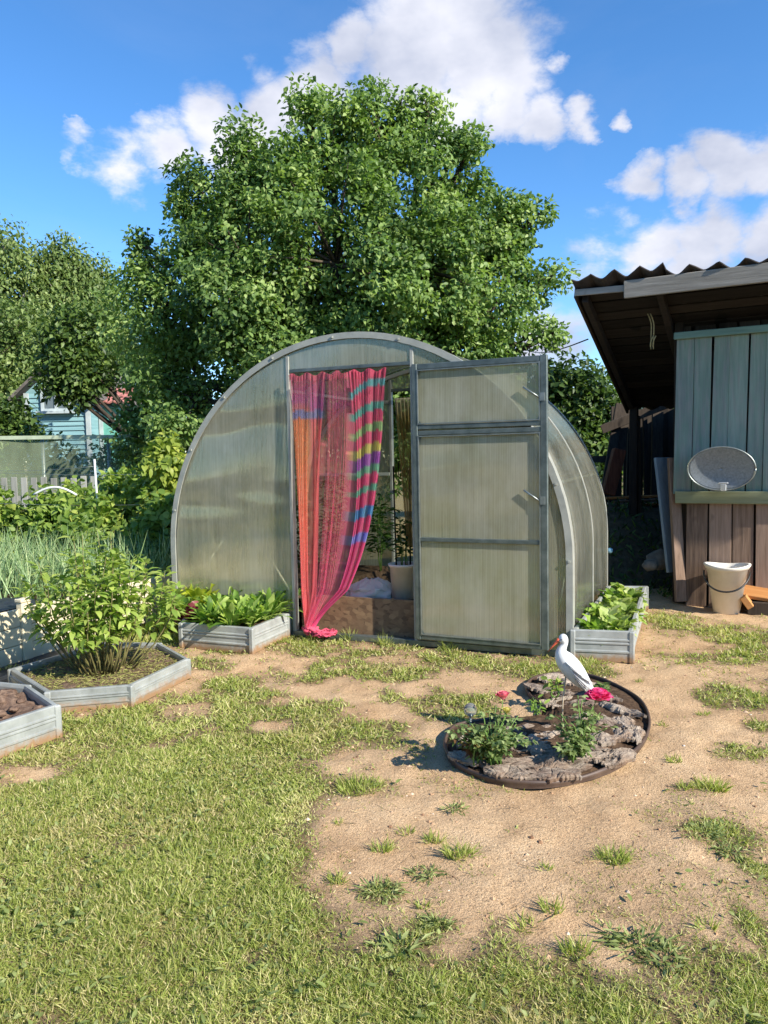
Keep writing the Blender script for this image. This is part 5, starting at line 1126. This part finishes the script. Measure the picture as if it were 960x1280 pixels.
# ------------------------------------------------------------------ light and sky
EL = R(33); AZ = math.atan2(.78, -.63); sv = Vector((math.sin(AZ)*math.cos(EL), math.cos(AZ)*math.cos(EL), math.sin(EL)))
sd = bpy.data.lights.new('sun', 'SUN'); sd.energy = 4.9; sd.angle = R(.55); sd.color = (1, .93, .81); so = bpy.data.objects.new('sun', sd); COL.objects.link(so); so.rotation_euler = sv.to_track_quat('Z', 'Y').to_euler(); so.location = sv*20
w = bpy.data.worlds.new('World'); S.world = w; w.use_nodes = True; nt = w.node_tree; N = nt.nodes; N.clear(); LN = nt.links.new
sky = N.new('ShaderNodeTexSky'); sky.sky_type = 'NISHITA'; sky.sun_disc = False; sky.sun_elevation = EL; sky.sun_rotation = AZ; sky.air_density = .85; sky.dust_density = 0.; sky.ozone_density = 4.
tc = N.new('ShaderNodeTexCoord')
def wm(op, a, b=0., clamp=False):
    m = N.new('ShaderNodeMath'); m.operation = op; m.use_clamp = clamp
    for k, v in ((0, a), (1, b)):
        if hasattr(v, 'is_linked'): LN(v, m.inputs[k])
        else: m.inputs[k].default_value = v
    return m.outputs[0]
def wnoise(sc, det, ro, dist=0., off=(0, 0, 0)):
    mp = N.new('ShaderNodeMapping'); mp.inputs['Location'].default_value = off; mp.inputs['Scale'].default_value = (1, 1, 1.6); LN(tc.outputs['Generated'], mp.inputs[0])
    n = N.new('ShaderNodeTexNoise'); n.inputs['Scale'].default_value = sc; n.inputs['Detail'].default_value = det; n.inputs['Roughness'].default_value = ro; n.inputs['Distortion'].default_value = dist; LN(mp.outputs[0], n.inputs['Vector']); return n
wn = wnoise(7, 7, .6); vm = N.new('ShaderNodeVectorMath'); vm.operation = 'MULTIPLY_ADD'; vm.inputs[1].default_value = (.11,)*3; LN(wn.outputs['Color'], vm.inputs[0]); 
off = N.new('ShaderNodeVectorMath'); off.operation = 'ADD'; off.inputs[1].default_value = (-.055,)*3; LN(tc.outputs['Generated'], off.inputs[0]); LN(off.outputs[0], vm.inputs[2])
CL = [(600, 50, 100, 1), (520, 60, 95, 1), (440, 65, 45, .95), (650, 110, 60, 1), (690, 145, 38, .9), (728, 152, 26, .85), (560, 130, 60, .9), (400, 115, 62, .85), (330, 90, 36, .62), (345, 140, 60, .85), (270, 150, 48, .8), (300, 190, 60, .9), (215, 200, 48, .85), (160, 222, 46, .85), (120, 212, 22, .6), (108, 184, 22, .55), (715, 76, 18, .62), (785, 150, 14, .5),
      (795, 232, 36, .9), (850, 228, 36, .9), (905, 205, 50, 1), (960, 205, 55, 1), (850, 262, 22, .6), (770, 275, 34, .6), (815, 280, 26, .55), (900, 300, 50, .85), (960, 295, 55, .95), (800, 320, 60, .8), (860, 325, 60, .8), (740, 335, 42, .7), (690, 440, 60, .75), (640, 450, 60, .6), (740, 480, 40, .6), (-150, 200, 120, .8), (-300, 330, 160, .8), (1150, 150, 130, .9), (1300, 330, 160, .8)]
acc = None
for (px, py, r_, s) in CL:
    d = ray(px, py); d = d/np.linalg.norm(d); vd = N.new('ShaderNodeVectorMath'); vd.operation = 'DISTANCE'; LN(vm.outputs[0], vd.inputs[0]); vd.inputs[1].default_value = tuple(d)
    rr = r_/F*1.15/np.sqrt(1+((px-480)/F)**2+((py-640)/F)**2)
    v = wm('MULTIPLY', wm('SUBTRACT', 1., wm('DIVIDE', vd.outputs['Value'], rr)), s*1.4, True); acc = v if acc is None else wm('MAXIMUM', acc, v)
fbm = wnoise(9, 9, .62, .3); dens = wm('ADD', acc, wm('MULTIPLY', wm('SUBTRACT', fbm.outputs['Fac'], .5), 1.9))
dens = wm('MULTIPLY', dens, wm('MULTIPLY', acc, 8., True))
cov = N.new('ShaderNodeMapRange'); cov.interpolation_type = 'SMOOTHSTEP'; cov.inputs[1].default_value = .08; cov.inputs[2].default_value = .80; LN(dens, cov.inputs[0])
thin = wnoise(3.2, 6, .6, .6, (3, 1, 0)); cir = N.new('ShaderNodeMapRange'); cir.inputs[1].default_value = .5; cir.inputs[2].default_value = .8; cir.inputs[4].default_value = .07; LN(thin.outputs['Fac'], cir.inputs[0])
cova = wm('MAXIMUM', cov.outputs[0], cir.outputs[0])
sh = wnoise(6, 5, .55, 0, (.03, -.02, -.05)); shr = N.new('ShaderNodeValToRGB'); e = shr.color_ramp.elements; e[0].position = .35; e[0].color = (2.1, 2.3, 2.9, 1); e[1].position = .62; e[1].color = (3.6, 3.65, 4.0, 1); LN(sh.outputs['Fac'], shr.inputs[0])
hs_ = N.new('ShaderNodeHueSaturation'); hs_.inputs['Saturation'].default_value = 1.18; hs_.inputs['Value'].default_value = .92; hs_.inputs['Hue'].default_value = .5; LN(sky.outputs[0], hs_.inputs['Color'])
mx = N.new('ShaderNodeMix'); mx.data_type = 'RGBA'; LN(cova, mx.inputs[0]); LN(hs_.outputs[0], mx.inputs[6]); LN(shr.outputs[0], mx.inputs[7])
bgd = N.new('ShaderNodeBackground'); bgd.inputs['Strength'].default_value = .15; LN(mx.outputs[2], bgd.inputs[0]); wo = N.new('ShaderNodeOutputWorld'); LN(bgd.outputs[0], wo.inputs[0])
S.view_settings.view_transform = 'Standard'; S.view_settings.look = 'None'; S.view_settings.exposure = .88; S.view_settings.gamma = 1; S.view_settings.use_curve_mapping = False
c = S.cycles; c.max_bounces = 7; c.diffuse_bounces = 3; c.glossy_bounces = 3; c.transmission_bounces = 4; c.transparent_max_bounces = 14; c.sample_clamp_indirect = 6; c.caustics_reflective = False; c.caustics_refractive = False; c.use_denoising = True
